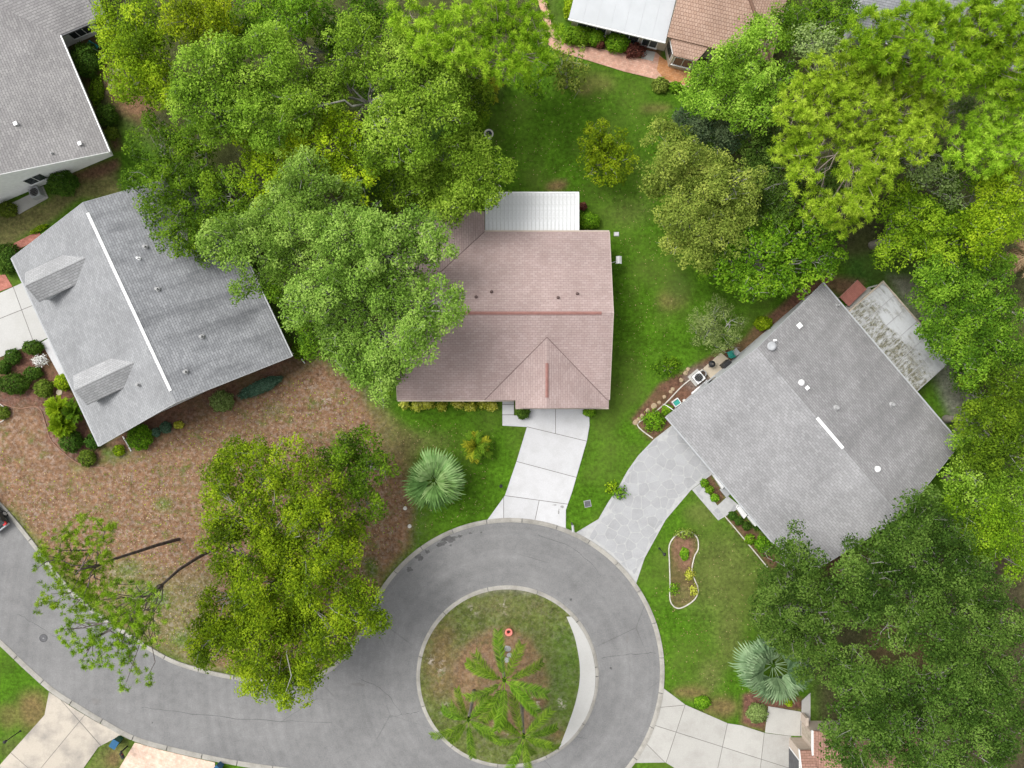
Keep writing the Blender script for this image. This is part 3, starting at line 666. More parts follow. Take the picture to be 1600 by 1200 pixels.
# ------------------------------------------------------------------ houses
def bx(name, mat, parent, *a, smooth=False): return MB().box(*a).build(name, M[mat], parent)
def opening(root, side, at, w, h, z0, face, kind='window', panes=2, frame='white', pane='glass'):
    """window or door on a wall; side = outward normal ('-x','+x','-y','+y'), face = wall plane coordinate"""
    sg = -1 if side[0] == '-' else 1; ax = side[1]
    def b(u0, u1, za, zb, d0, d1):
        f0, f1 = sorted((face+sg*d0, face+sg*d1)); return (u0,u1,f0,f1,za,zb) if ax == 'y' else (f0,f1,u0,u1,za,zb)
    fr = MB().box(*b(at-w/2, at+w/2, z0, z0+h, -0.03, 0.05)).build(kind, M[frame], root)
    n = panes; g = 0.07; pw = (w-g*(n+1))/n
    for i in range(n):
        u0 = at-w/2+g+i*(pw+g); MB().box(*b(u0, u0+pw, z0+g, z0+h-g, 0.0, 0.062)).build('pane', M[pane], fr)
    if kind == 'window': MB().box(*b(at-w/2-0.08, at+w/2+0.08, z0-0.08, z0-0.005, 0.0, 0.12)).build('sill', M[frame], fr)
    return fr
def garage_door(root, side, at, w, h, face, mat='white', frame='white'):
    sg = -1 if side[0] == '-' else 1; ax = side[1]
    def b(u0, u1, za, zb, d0, d1):
        f0, f1 = sorted((face+sg*d0, face+sg*d1)); return (u0,u1,f0,f1,za,zb) if ax == 'y' else (f0,f1,u0,u1,za,zb)
    fr = MB().box(*b(at-w/2-0.12, at+w/2+0.12, 0.06, h+0.12, -0.03, 0.03)).build('garage_door', M[frame], root)
    for i in range(4): MB().box(*b(at-w/2, at+w/2, 0.08+i*h/4, 0.06+(i+1)*h/4-0.02, 0.0, 0.06)).build('door_panel', M[mat], fr)
def gable_shell(root, Lx, Wd, ze, slope, mat, wall, ove=0.6, ovr=0.35, th=0.14, fascia='fascia', mat_back=None):
    zr = ze+slope*Wd/2
    MB().slab([(0,0,ze),(Lx,0,ze),(Lx,Wd/2,zr),(0,Wd/2,zr)], th).build('roof_slope', M[mat], root)
    MB().slab([(0,Wd,ze),(Lx,Wd,ze),(Lx,Wd/2+0.004,zr),(0,Wd/2+0.004,zr)], th).build('roof_slope', M[mat_back or mat], root)
    sec = [(ove,0),(Wd-ove,0),(Wd-ove,ze+slope*ove-th-0.02),(Wd/2,zr-th-0.02),(ove,ze+slope*ove-th-0.02)]
    mb = MB(); n = 5; mb.v = [(ovr,y,z) for y,z in sec]+[(Lx-ovr,y,z) for y,z in sec]
    mb.f = [[4,3,2,1,0],[5,6,7,8,9]]+[[i,(i+1)%5,5+(i+1)%5,5+i] for i in range(5)]; mb.uv = [None]*7
    mb.build('wall', M[wall], root)
    for y in (0, Wd):     # gutters
        s = -1 if y == 0 else 1
        MB().box(0,Lx,min(y,y+s*0.12),max(y,y+s*0.12),ze-th-0.02,ze-0.02).build('gutter', M[fascia], root)
    for x in (-0.03, Lx):  # rake boards
        mb = MB()
        for y0, z0, y1, z1 in ((0,ze,Wd/2,zr),(Wd/2+0.004,zr,Wd,ze)):
            mb.slab([(x,y0,z0+0.012),(x+0.03,y0,z0+0.012),(x+0.03,y1,z1+0.012),(x,y1,z1+0.012)], th+0.05)
        mb.build('rake_board', M[fascia], root)
    return zr
def ridge_vent(root, x0, x1, y, z, mat, w=0.17):
    MB().slab([(x0,y-w,z-w*0.3+0.06),(x1,y-w,z-w*0.3+0.06),(x1,y,z+0.075),(x0,y,z+0.075)],0.06).slab([(x0,y+w,z-w*0.3+0.06),(x1,y+w,z-w*0.3+0.06),(x1,y+0.002,z+0.075),(x0,y+0.002,z+0.075)],0.06).build('ridge_vent', M[mat], root)
def roof_pipe(root, x, y, z, mat='pipe_grey', r=0.07, h=0.4):
    o = MB().lathe([(r*2.3,-0.1),(r*2.3,0.05),(r*1.1,0.12),(r*1.1,h),(r*1.35,h),(r*1.35,h+0.03),(0.01,h+0.03)], (x,y,z), 12).build('vent_pipe', M[mat], root, smooth=False); return o
def roof_cap(root, x, y, z, mat='vent_white', w=0.28):
    MB().box(x-w/2,x+w/2,y-w/2,y+w/2,z-0.1,z+0.16).box(x-w/2-0.05,x+w/2+0.05,y-w/2-0.05,y+w/2+0.05,z+0.16,z+0.2).build('roof_vent', M[mat], root)
def local_of(root_loc, ang, px, py, zguess):
    x, y, _ = P(px, py, zguess); dx, dy = x-root_loc[0], y-root_loc[1]
    return (dx*math.cos(ang)+dy*math.sin(ang), -dx*math.sin(ang)+dy*math.cos(ang))
def on_roof(loc, ang, Wd, ze, sl, px, py):
    z = ze+1
    for _ in range(12):
        x, y = local_of(loc, ang, px, py, z); z = ze+sl*min(y, Wd-y)
    return x, y, z

# --- grey house with two dormers (left)
ZE = 2.7
A = P(18,403,ZE); D = P(155,697,ZE); Cc = P(457,560,ZE)
angL = math.atan2(D[1]-A[1], D[0]-A[0]); LxL = math.dist(A[:2],D[:2]); WdL = math.dist(D[:2],Cc[:2]); slL = 0.385; locL = (A[0],A[1],0)
hL = thing('house', 'grey gabled house with two roof dormers and a long white ridge vent', 'house', locL, angL, 'houses round the cul-de-sac')
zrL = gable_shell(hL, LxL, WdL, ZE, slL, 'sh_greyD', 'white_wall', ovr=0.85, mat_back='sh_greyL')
ridge_vent(hL, 0.9, LxL-1.0, WdL/2, zrL, 'vent_white', 0.115)
def dormer(root, xc, v0, Wd, ze, sl, half=1.0, pitch=0.62, ztop=None, ov=0.2):
    zr = ztop; zev = zr-pitch*half; vb = (zr-ze)/sl; ve = (zev-ze)/sl
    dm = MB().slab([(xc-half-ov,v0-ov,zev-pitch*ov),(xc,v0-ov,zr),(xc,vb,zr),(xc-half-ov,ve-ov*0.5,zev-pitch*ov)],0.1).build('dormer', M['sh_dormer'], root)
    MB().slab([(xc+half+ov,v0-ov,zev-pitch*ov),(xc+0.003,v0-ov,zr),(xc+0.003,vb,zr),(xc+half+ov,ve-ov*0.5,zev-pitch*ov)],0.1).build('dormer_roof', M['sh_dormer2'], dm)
    zb = ze+sl*v0-0.2
    mb = MB(); sec = [(xc-half,zb),(xc+half,zb),(xc+half,zev-0.11),(xc,zr-0.13),(xc-half,zev-0.11)]
    mb.v = [(x,v0,z) for x,z in sec]+[(x,ve+0.6,z) for x,z in sec]; mb.f = [[0,1,2,3,4],[9,8,7,6,5]]+[[(i+1)%5,i,5+i,5+(i+1)%5] for i in range(5)]; mb.uv=[None]*7
    mb.build('dormer_wall', M['grey_wall'], dm)
    fr = MB().box(xc-0.45,xc+0.45,v0-0.05,v0+0.02,zb+0.35,zev-0.15).build('window_frame', M['white'], dm)
    MB().box(xc-0.38,xc+0.38,v0-0.06,v0,zb+0.42,zev-0.22).build('pane', M['glass'], dm)
for px, py in ((92,433),(168,592)):
    x, y, z = on_roof(locL, angL, WdL, ZE, slL, px, py)
    dormer(hL, x, 1.75, WdL, ZE, slL, 1.12, 0.60, ZE+slL*6.9)
for px, py, mt in ((218,404,'vent_white'),(247,452,'pipe_grey'),(316,526,'pipe_grey'),(217,601,'pipe_grey'),(291,581,'pipe_grey'),(228,386,'pipe_grey')):
    x, y, z = on_roof(locL, angL, WdL, ZE, slL, px, py); roof_pipe(hL, x, y, z, mt, 0.085 if mt == 'pipe_grey' else 0.06)
opening(hL, '+x', WdL*0.3, 1.6, 1.2, 0.95, LxL-0.85); opening(hL, '+x', WdL*0.68, 1.6, 1.2, 0.95, LxL-0.85)
garage_door(hL, '-y', 4.6, 4.9, 2.1, 0.6); opening(hL, '-y', 10.2, 1.1, 2.1, 0.1, 0.6, 'door', 1, 'white', 'white'); opening(hL, '-y', 13.6, 1.8, 1.3, 0.9, 0.6)
opening(hL, '+y', 5, 2.4, 2.1, 0.1, WdL-0.6, 'door', 2); opening(hL, '+y', 12, 1.8, 1.3, 0.9, WdL-0.6); opening(hL, '-x', WdL*0.4, 1.6, 1.2, 0.95, 0.85)
MB().tube([(LxL-0.4,WdL-0.1,0.1),(LxL-0.4,WdL-0.1,2.5)],[0.05,0.05],8).build('downspout', M['white'], hL)
MB().tube([(LxL-0.35,WdL-0.1,0.1),(LxL+0.6,WdL+0.1,0.06)],[0.05,0.05],8).build('downspout', M['white'], hL)

# --- grey speckled house (right)
A = P(1041,651,ZE); D = P(1255,902,ZE); Nn = P(1290,447,ZE)
angR = math.atan2(D[1]-A[1], D[0]-A[0]); LxR = math.dist(A[:2],D[:2]); WdR = math.dist(A[:2],Nn[:2]); slR = 0.36; locR = (A[0],A[1],0)
hR = thing('house', 'grey speckled gabled house with a short white ridge vent by the flagstone driveway', 'house', locR, angR, 'houses round the cul-de-sac')
zrR = gable_shell(hR, LxR, WdR, ZE, slR, 'sh_greyR', 'grey_wall', ovr=0.42, mat_back='sh_greyR2')
x0, y0 = local_of(locR, angR, 1280, 650, zrR); x1, y1 = local_of(locR, angR, 1320, 698, zrR)
ridge_vent(hR, x0, x1, WdR/2, zrR, 'vent_white', 0.13)
for px, py, kd in ((1248,509,'cap'),(1252,598,'dome'),(1260,606,'cap_small'),(1306,637,'pipe'),(1393,632,'ring'),(1371,733,'dome'),(1210,532,'small'),(1308,477,'pipe_s')):
    x, y, z = on_roof(locR, angR, WdR, ZE, slR, px, py)
    if kd == 'cap': roof_cap(hR, x, y, z, 'vent_white', 0.3)
    elif kd == 'cap_small': roof_cap(hR, x, y, z, 'vent_white', 0.2)
    elif kd == 'dome': MB().lathe([(0.26,-0.12),(0.26,0.06),(0.22,0.14),(0.12,0.2),(0.01,0.22)], (x,y,z), 16).build('turbine_vent', M['vent_white'], hR, smooth=True)
    else: roof_pipe(hR, x, y, z, 'vent_white' if kd == 'small' else 'pipe_grey', 0.05 if kd in ('small','pipe_s') else 0.1, 0.35)
x, y, z = on_roof(locR, angR, WdR, ZE, slR, 1204, 541)     # old dish lying on the roof
MB().lathe([(0.02,0.16),(0.2,0.18),(0.36,0.26),(0.37,0.29),(0.2,0.22),(0.02,0.19)], (x,y,z), 16).tube([(x,y,z-0.1),(x,y,z+0.18)],[0.04,0.04]).build('satellite_dish', M['fascia'], hR, smooth=True)
garage_door(hR, '-y', 3.3, 4.8, 2.1, 0.6); opening(hR, '-y', 7.6, 1.1, 2.1, 0.1, 0.6, 'door', 1, 'white', 'white'); opening(hR, '-y', 12.2, 2.2, 1.3, 0.8, 0.6)
opening(hR, '-x', WdR*0.30, 0.9, 0.9, 0.9, 0.42, 'window', 1, 'fascia')
opening(hR, '+y', 5, 2.4, 2.1, 0.1, WdR-0.6, 'door', 2); opening(hR, '+x', WdR*0.5, 1.5, 1.1, 1.0, LxR-0.42)
# entry: white garage return, porch pillar blocks and sills seen past the eave
def blk(name, pts, z0, z1, mat, root, loc, ang):
    MB().prism([local_of(loc, ang, px, py, 0) for px, py in pts], z0, z1).build(name, M[mat], root)
blk('porch_wall', [(1112,742),(1116,739),(1131,757),(1126,763)], 0.0, 0.5, 'white', hR, locR, angR)
blk('porch_wall', [(1149,793),(1153,788),(1165,803),(1160,809)], 0.0, 0.45, 'white', hR, locR, angR)
blk('porch_step', [(1124,765),(1133,757),(1143,769),(1134,777)], 0.0, 0.18, 'flag', hR, locR, angR)
blk('porch_wall', [(1165,806),(1169,802),(1181,817),(1177,821)], 0.0, 0.5, 'white', hR, locR, angR)
# rear porch with weathered flat roof
def rear_porch():
    a = P(1328,487,2.45); b = P(1379,440,2.45); c = P(1484,565,2.3); d = P(1435,609,2.45)
    lo = (a[0],a[1],0); an = math.atan2(d[1]-a[1], d[0]-a[0])
    t = thing('porch_roof', 'weathered white flat porch roof with mossy stains behind the grey speckled house', 'porch', lo, an)
    L = math.dist(a[:2],d[:2]); Wp = math.dist(a[:2],b[:2]); n = 6
    for i in range(n):
        MB().slab([(i*L/n,-0.25,2.50),((i+1)*L/n-0.02,-0.25,2.50),((i+1)*L/n-0.02,Wp,2.36),(i*L/n,Wp,2.36)],0.07).build('roof_panel', M['alu_dirty'], t)
        MB().slab([((i+1)*L/n-0.035,-0.25,2.53),((i+1)*L/n+0.02,-0.25,2.53),((i+1)*L/n+0.02,Wp,2.39),((i+1)*L/n-0.035,Wp,2.39)],0.1).build('seam', M['pipe_grey'], t)
    MB().box(-0.05,L+0.05,Wp+0.01,Wp+0.13,2.26,2.41).build('gutter', M['wood'], t)
    MB().box(-0.12,-0.01,-0.2,Wp+0.1,2.28,2.5).build('rake_board', M['wood'], t)
    for i in range(5): MB().box(i*(L-0.1)/4, i*(L-0.1)/4+0.09, Wp-0.2, Wp-0.11, 0, 2.3).build('post', M['white'], t)
    MB().box(0.02,L-0.02,0.02,Wp-0.05,0.0,0.1).build('floor', M['grey_conc'], t)
rear_porch()
def red_deck():
    a = P(1312,464,0.5); b = P(1340,437,0.5); c = P(1353,453,0.5); d = P(1326,478,0.5)
    t = thing('deck', 'small red painted wooden deck beside the weathered porch roof', 'deck', (a[0],a[1],0), math.atan2(b[1]-a[1], b[0]-a[0]))
    L = math.dist(a[:2],b[:2]); Wd = math.dist(b[:2],c[:2]); n = 9
    for i in range(n): MB().box(0, L, -Wd+i*Wd/n+0.008, -Wd+(i+1)*Wd/n-0.008, 0.46, 0.5).build('plank', M['deck'], t)
    for x in (0.05, L-0.15):
        for y in (-Wd+0.05, -0.15): MB().box(x,x+0.1,y,y+0.1,0,0.459).build('leg', M['wood'], t)
    MB().box(0.02,L-0.02,-Wd+0.02,-Wd+0.07,0.33,0.455).box(0.02,L-0.02,-0.07,-0.02,0.33,0.455).build('beam', M['wood'], t)
red_deck()

# --- brown roofed house (centre)
k7 = K(ZE)
xL, xR, yS, yN = -9.59, 8.14, -1.34, 12.75; yr = (yS+yN)/2; sC = 0.331; zC = ZE+sC*(yN-yr)
hC = thing('house', 'brown shingled house with front garage gable and white patio roof behind', 'house', (0,5.7,0), 0, 'houses round the cul-de-sac')
O = (0,5.7,0)
def cb(name, mb, mat): return mb.build(name, M[mat], hC, org=O)
th = 0.14
wx0, wx1 = -2.30, 7.98; wxr = (wx0+wx1)/2; zw = ZE+sC*(wxr-wx0); yv = yS+(zw-ZE)/sC; yF = -1.98
rx0, rx1 = -9.64, -2.30; rxr = (rx0+rx1)/2; zrr = ZE+sC*(rx1-rxr); yrv = yN-(zrr-ZE)/sC; yRN = 14.45
cb('roof_slope', MB().slab([(xL,yS,ZE),(wx0,yS,ZE),(wxr,yv,zw),(wx1,yS,ZE),(xR,yS,ZE),(xR,yr,zC),(xL,yr,zC)], th), 'sh_brown')
cb('roof_slope', MB().slab([(xR,yN,ZE),(rx1,yN,ZE),(rxr,yrv,zrr),(rx0,yN,ZE),(xL,yr+0.003,zC),(xR,yr+0.003,zC)], th), 'sh_brown')
cb('roof_slope', MB().slab([(wx0+0.02,yS,ZE),(-0.02,yS,ZE+sC*(-0.02-wx0)),(0.28,yS,ZE+sC*(0.28-wx0)),(0.28,yF,ZE+sC*(0.28-wx0)),(wxr,yF,zw),(wxr,yv-0.01,zw)], th), 'sh_brown')
cb('roof_slope', MB().slab([(wxr+0.003,yv-0.01,zw),(wxr+0.003,yF,zw),(wx1+0.12,yF,ZE-0.04),(wx1+0.12,yS,ZE-0.04),(wx1-0.01,yS,ZE)], th), 'sh_brown')
cb('roof_slope', MB().slab([(rxr,yrv,zrr),(rxr,yRN,zrr),(rx0,yRN,ZE),(rx0,yN,ZE)], th), 'sh_brown')
cb('roof_slope', MB().slab([(rxr+0.003,yrv,zrr),(rxr+0.003,yRN,zrr),(rx1,yRN,ZE),(rx1,yN,ZE)], th), 'sh_brown')
w = MB().prism([(xL+0.4,yS+0.6),(xR-0.3,yS+0.6),(xR-0.3,yN-0.6),(xL+0.4,yN-0.6)], 0, ZE-0.02)
cb('wall', w, 'tan_wall')
for x in (xL+0.4, xR-0.31):
    cb('gable_wall', MB().face([(x,yS+0.75,ZE-0.02),(x,yN-0.75,ZE-0.02),(x,yr,zC-0.35)]).face([(x+0.01,yr,zC-0.35),(x+0.01,yN-0.75,ZE-0.02),(x+0.01,yS+0.75,ZE-0.02)]), 'tan_wall')
cb('garage_wall', MB().prism([(0.7,yF+0.45),(wx1-0.1,yF+0.45),(wx1-0.1,yS+0.62),(0.7,yS+0.62)], 0, ZE-0.15), 'tan_wall')
cb('rear_wall', MB().prism([(rx0+0.5,yN-0.62),(rx1-0.3,yN-0.62),(rx1-0.3,yRN-0.35),(rx0+0.5,yRN-0.35)], 0, ZE-0.15), 'tan_wall')
cb('gable_wall', MB().face([(0.75,yF+0.455,ZE-0.15),(wx1-0.3,yF+0.455,ZE-0.15),(wxr,yF+0.455,zw-0.3)]), 'tan_wall')
def copen(side, at, w_, h_, z0, face, kind='window', panes=2, pane='glass'):
    o = opening(hC, side, at, w_, h_, z0, face, kind, panes, 'white', pane)
    o.location = (0,-5.7,0)
copen('-y', -6.5, 2.0, 1.3, 0.85, yS+0.6); copen('-y', -1.2, 1.1, 2.1, 0.1, yS+0.6, 'door', 1, 'white'); copen('+x', 9, 1.5, 1.2, 0.9, xR-0.3); copen('+x', 2.5, 1.1, 1.2, 0.9, xR-0.3); copen('+y', 1.5, 2.6, 2.1, 0.1, yN-0.6, 'door', 2)
g = MB().box(1.3,6.4,yF+0.40,yF+0.47,0.06,2.25).build('garage_door', M['white'], hC, org=O)
for i in range(4): MB().box(1.4,6.3,yF+0.37,yF+0.41,0.1+i*0.52,0.58+i*0.52).build('door_panel', M['white_wall'], g, org=O)
for p_, q_ in (((wx0,yS,ZE),(wxr,yv,zw)),((wxr,yv,zw),(wx1,yS,ZE)),((rx1,yN,ZE),(rxr,yrv,zrr)),((rxr,yrv,zrr),(rx0,yN,ZE))): cb('valley', MB().tube([p_,q_],[0.035,0.035],6), 'valley')
def vent_line(p0, p1, w_, mat):
    a, b = Vector(p0), Vector(p1); d = (b-a).normalized(); s = Vector((-d.y, d.x, 0))*w_; up = Vector((0,0,0.08)); dn = Vector((0,0,-w_*0.33+0.06))
    o = cb('ridge_vent', MB().slab([a-s+dn,b-s+dn,b+up,a+up],0.05).slab([a+s+dn,b+s+dn,b+up+s*0.02,a+up+s*0.02],0.05), mat)
vent_line((-5.5,yr,zC),(7.2,yr,zC),0.125,'vent_brown'); vent_line((wxr,1.7,zw),(wxr,-1.1,zw),0.125,'vent_brown')
for px, py in ((744,464),(902,459),(872,465),(768,456)):
    z = 4.3
    for _ in range(8): x, y, _z = P(px, py, z); z = ZE+sC*(yN-y)
    MB().lathe([(0.14,-0.08),(0.14,0.04),(0.065,0.1),(0.065,0.32),(0.01,0.33)], (x,y,z), 10).build('vent_pipe', M['pipe_brown'], hC, org=O)
for y, x0_, x1_ in ((yS,xL,0.2),(yF,0.3,wx1+0.12),(yN,rx1,xR)):
    s = 1 if y == yN else -1; y0_, y1_ = sorted((y+s*0.004, y+s*0.12)); zz = ZE if y != yF else ZE
    cb('gutter', MB().box(x0_,x1_,y0_,y1_,ZE-0.16 if y != yF else ZE-0.22,ZE-0.02 if y != yF else ZE-0.08), 'tan_wall')
for x, sgn in ((xR,1),(xL,-1)):
    x0_, x1_ = sorted((x+0.003*sgn, x+0.05*sgn)); mb = MB()
    for ya, za, yb, zb in ((yS,ZE,yr,zC),(yr+0.003,zC,yN,ZE)): mb.slab([(x0_,ya,za+0.01),(x1_,ya,za+0.01),(x1_,yb,zb+0.01),(x0_,yb,zb+0.01)], 0.2)
    cb('rake_board', mb, 'tan_wall')
# white patio roof: panels with raised ribs
pr = thing('patio_roof', 'white ribbed aluminium patio roof behind the brown shingled house', 'patio roof', (1.63,14.5,0))
PO = (1.63,14.5,0); px0, px1, py0, py1 = -2.27, 5.57, 12.90, 16.05
n = 24; pw = (px1-px0)/n; panel_me = None; rib_me = None
for i in range(n):
    x0_ = px0+i*pw
    if panel_me is None:
        panel_me = MB().slab([(0.01,py0-14.5,2.42),(pw-0.01,py0-14.5,2.42),(pw-0.01,py1-14.5,2.30),(0.01,py1-14.5,2.30)],0.05).mesh('roof_panel', M['alu'])
        rib_me = MB().slab([(pw-0.025,py0-14.5,2.46),(pw+0.025,py0-14.5,2.46),(pw+0.025,py1-14.5,2.34),(pw-0.025,py1-14.5,2.34)],0.08).mesh('rib', M['alu_rib'])
    o = link('roof_panel', panel_me, pr); o.location = (x0_-1.63,0,0); r_ = link('rib', rib_me, o)
MB().box(px0-0.05,px1+0.08,py1+0.01,py1+0.14,2.17,2.33).build('gutter', M['white'], pr, org=PO)
MB().box(px1+0.005,px1+0.08,py0,py1,2.2,2.48).build('edge_beam', M['white'], pr, org=PO)
for i in range(6):
    x = px0+0.1+i*(px1-px0-0.2)/5; MB().box(x-0.04,x+0.04,py1-0.2,py1-0.12,0,2.2).build('post', M['white'], pr, org=PO)
MB().box(px0,px1,12.2,py1,0.008,0.09).build('floor', M['grey_conc'], pr, org=PO)

# --- big grey house at the top left
ZT = 2.8; kT = K(ZT); a = P(170,237,ZT); b = P(93,55,ZT); angT = math.atan2(b[1]-a[1], b[0]-a[0]); locT = (a[0],a[1],0); uT = math.dist(a[:2],b[:2])
hT = thing('house', 'large grey shingled house with white walls beside the wooded strip', 'house', locT, angT, 'houses round the cul-de-sac')
sT = 0.45; ur = uT+6; zTr = ZT+sT*8
MB().slab([(0,0,ZT),(uT,0,ZT),(uT+8,8,zTr),(0,8,zTr)],0.14).build('roof_slope', M['sh_greyT'], hT)
MB().slab([(uT,0.003,ZT),(uT,-3.6,ZT),(ur,-3.6,ZT+2.7),(ur,6,ZT+2.7)],0.14).build('roof_slope', M['sh_greyT'], hT)
MB().slab([(ur+0.003,-3.6,ZT+2.7),(ur+0.003,6,ZT+2.7),(ur+6,6,ZT),(ur+6,-3.6,ZT)],0.14).build('roof_slope', M['sh_greyT'], hT)
MB().slab([(0,8.003,zTr),(ur+8,8.003,zTr),(ur+8,16,ZT),(0,16,ZT)],0.14).build('roof_slope', M['sh_greyT'], hT)
sec = [(0.87,0),(15.3,0),(15.3,ZT+sT*0.7-0.17),(8,zTr-0.17),(0.87,ZT+sT*0.87-0.17)]
mb = MB(); mb.v = [(1.0,y,z) for y,z in sec]+[(uT+12,y,z) for y,z in sec]; mb.f = [[4,3,2,1,0],[5,6,7,8,9]]+[[i,(i+1)%5,5+(i+1)%5,5+i] for i in range(5)]; mb.uv=[None]*7; mb.build('wall', M['white_wall'], hT)
MB().box(uT+0.75,ur+5.4,-3.3,0.9,0,ZT).build('wall', M['white_wall'], hT)
opening(hT, '-x', -1.1, 1.9, 1.5, 0.6, uT+0.75, 'window', 3); opening(hT, '-x', -2.85, 0.7, 1.3, 0.7, uT+0.75, 'window', 1)
opening(hT, '-x', 3.0, 0.62, 0.5, 2.4, 1.0, 'window', 1, 'fascia'); opening(hT, '-x', 7.2, 1.7, 1.2, 0.9, 1.0, 'window', 2)
opening(hT, '-y', 4.5, 1.6, 1.2, 0.95, 0.87); opening(hT, '-y', 8.0, 1.6, 1.2, 0.95, 0.87)
MB().box(0.0,uT,-0.12,-0.004,ZT-0.16,ZT-0.02).build('gutter', M['white'], hT); MB().box(uT-0.12,uT-0.004,-3.6,-0.13,ZT-0.16,ZT-0.02).build('gutter', M['dark_grey'], hT)
MB().slab([(-0.05,0,ZT+0.01),(-0.004,0,ZT+0.01),(-0.004,8,zTr+0.01),(-0.05,8,zTr+0.01)],0.24).build('rake_board', M['white'], hT)
for px, py, mt in ((26,194,'vent_white'),(126,225,'vent_white'),(82,240,'pipe_grey')):
    z = 4
    for _ in range(10): x, y = local_of(locT, angT, px, py, z); z = ZT+sT*y
    if mt == 'vent_white': roof_cap(hT, x, y, z, mt, 0.2)
    else: roof_pipe(hT, x, y, z, mt, 0.05, 0.2)

# --- house at the top with flat white roof and tan tiles
a = P(1040,65,2.6); angN = math.radians(-13.7); locN = (a[0],a[1],0)
hN = thing('house', 'tan tiled house with flat white porch roof, bay window and paver path', 'house', locN, angN, 'houses round the cul-de-sac')
for i in range(7):
    w_ = 8.35/7; MB().slab([(-8.35+i*w_,0,2.6),(-8.35+(i+1)*w_-0.006,0,2.6),(-8.35+(i+1)*w_-0.006,7,2.75),(-8.35+i*w_,7,2.75)],0.1).build('roof_panel', M['alu_plain'], hN)
MB().box(-8.4,0.0,-0.13,-0.004,2.44,2.58).build('gutter', M['white'], hN)
MB().slab([(0.02,0.35,2.75),(9.0,0.35,2.75),(5.6,4.2,4.3),(0.02,4.2,4.3)],0.14).build('roof_slope', M['tile_tan'], hN)
MB().slab([(9.0,0.36,2.75),(9.0,9,2.75),(5.6,9,4.3),(5.61,4.2,4.3)],0.14).build('roof_slope', M['tile_tan'], hN)
MB().slab([(0.02,4.203,4.3),(5.6,4.203,4.3),(5.6,9,4.3),(0.02,9,4.3)],0.14).build('roof_slope', M['tile_tan'], hN)
MB().tube([(9.0,0.3,2.8),(5.6,4.2,4.36),(5.6,9,4.36)],[0.13]*3,8).build('ridge_tile', M['tile_tan'], hN)
MB().box(-8.1,0.3,0.5,8.5,0,2.5).build('wall', M['beige'], hN); MB().box(0.3,8.4,0.75,8.8,0,2.68).build('wall', M['beige'], hN)
for x, w_, nn in ((-6.3,2.6,3),(-3.4,2.6,3),(-1.15,1.4,2)): opening(hN, '-y', x, w_, 1.95, 0.25, 0.5, 'window', nn)
bay = [(0.25,0.8),(1.0,-0.75),(2.9,-0.75),(3.7,0.8)]
bw = MB().prism(bay,0,2.3).build('bay_wall', M['beige'], hN)
MB().slab([(0.15,0.75,2.70),(0.95,-0.85,2.34),(2.95,-0.85,2.34),(3.8,0.75,2.70)],0.08).build('bay_roof', M['tile_tan'], hN)
opening(hN, '-y', 1.95, 1.6, 1.35, 0.75, -0.75, 'window', 2)
def skew(p0, p1, z0, z1, name, mat, d, inset):
    a_, b_ = Vector((*p0,0)), Vector((*p1,0)); u = (b_-a_).normalized(); nn = Vector((u.y,-u.x,0)); a2 = a_+u*inset; b2 = b_-u*inset
    MB().prism([(q.x,q.y) for q in (a2-nn*0.03, b2-nn*0.03, b2+nn*d, a2+nn*d)], z0, z1).build(name, M[mat], hN)
for p, q in ((bay[0],bay[1]),(bay[2],bay[3])): skew(p, q, 0.85, 2.05, 'window', 'white', 0.05, 0.2); skew(p, q, 0.93, 1.97, 'pane', 'glass', 0.062, 0.28)
# --- hidden grey house at the top right, seen between pine crowns
a = P(1330,55,2.7); hX = thing('house', 'grey tiled house roof half hidden behind tall pines', 'house', (a[0],a[1],0), math.radians(-12), 'houses round the cul-de-sac')
gable_shell(hX, 15, 14, 2.7, 0.36, 'sh_greyL', 'grey_wall'); opening(hX, '-y', 4, 1.8, 1.2, 0.9, 0.6); opening(hX, '-y', 10, 1.8, 1.2, 0.9, 0.6)
# --- red brown house at the bottom right
a = P(1233,1152,0); locB = (a[0],a[1],0)
hB = thing('house', 'red brown roofed house with dark garage door at the pale concrete driveway', 'house', locB, 0, 'houses round the cul-de-sac')
MB().box(0.0,6.0,-7.0,0.0,0,2.5).build('wall', M['tan_wall'], hB)
MB().face([(-0.0,0,2.5),(0.0,-3.5,3.3),(0.0,-7,2.5)]).face([(0.02,-7,2.5),(0.02,-3.5,3.3),(0.02,0,2.5)]).build('gable_wall', M['tan_wall'], hB)
MB().slab([(-0.12,0.2,2.62),(1.15,0.2,2.62),(1.15,-3.5,3.75),(-0.12,-3.5,3.75)],0.13).build('roof_slope', M['sh_brownR'], hB)
MB().slab([(-0.12,-7.2,2.62),(1.15,-7.2,2.62),(1.15,-3.503,3.75),(-0.12,-3.503,3.75)],0.13).build('roof_slope', M['sh_brownR'], hB)
MB().slab([(-0.17,0.25,2.64),(-0.125,0.25,2.64),(-0.125,-3.5,3.79),(-0.17,-3.5,3.79)],0.26).slab([(-0.17,-7.25,2.64),(-0.125,-7.25,2.64),(-0.125,-3.503,3.79),(-0.17,-3.503,3.79)],0.26).build('rake_board', M['white'], hB)
garage_door(hB, '-x', -3.4, 5.0, 2.15, 0.0, 'dark_grey')
MB().box(1.1,9.5,-8.0,1.45,0,2.6).build('wall', M['tan_wall'], hB)
MB().slab([(0.98,1.9,2.72),(0.98,-8.4,2.72),(5.4,-8.4,4.2),(5.4,1.9,4.2)],0.13).build('roof_slope', M['sh_brownR'], hB)
MB().slab([(9.8,1.9,2.72),(9.8,-8.4,2.72),(5.403,-8.4,4.2),(5.403,1.9,4.2)],0.13).build('roof_slope', M['sh_brownR'], hB)
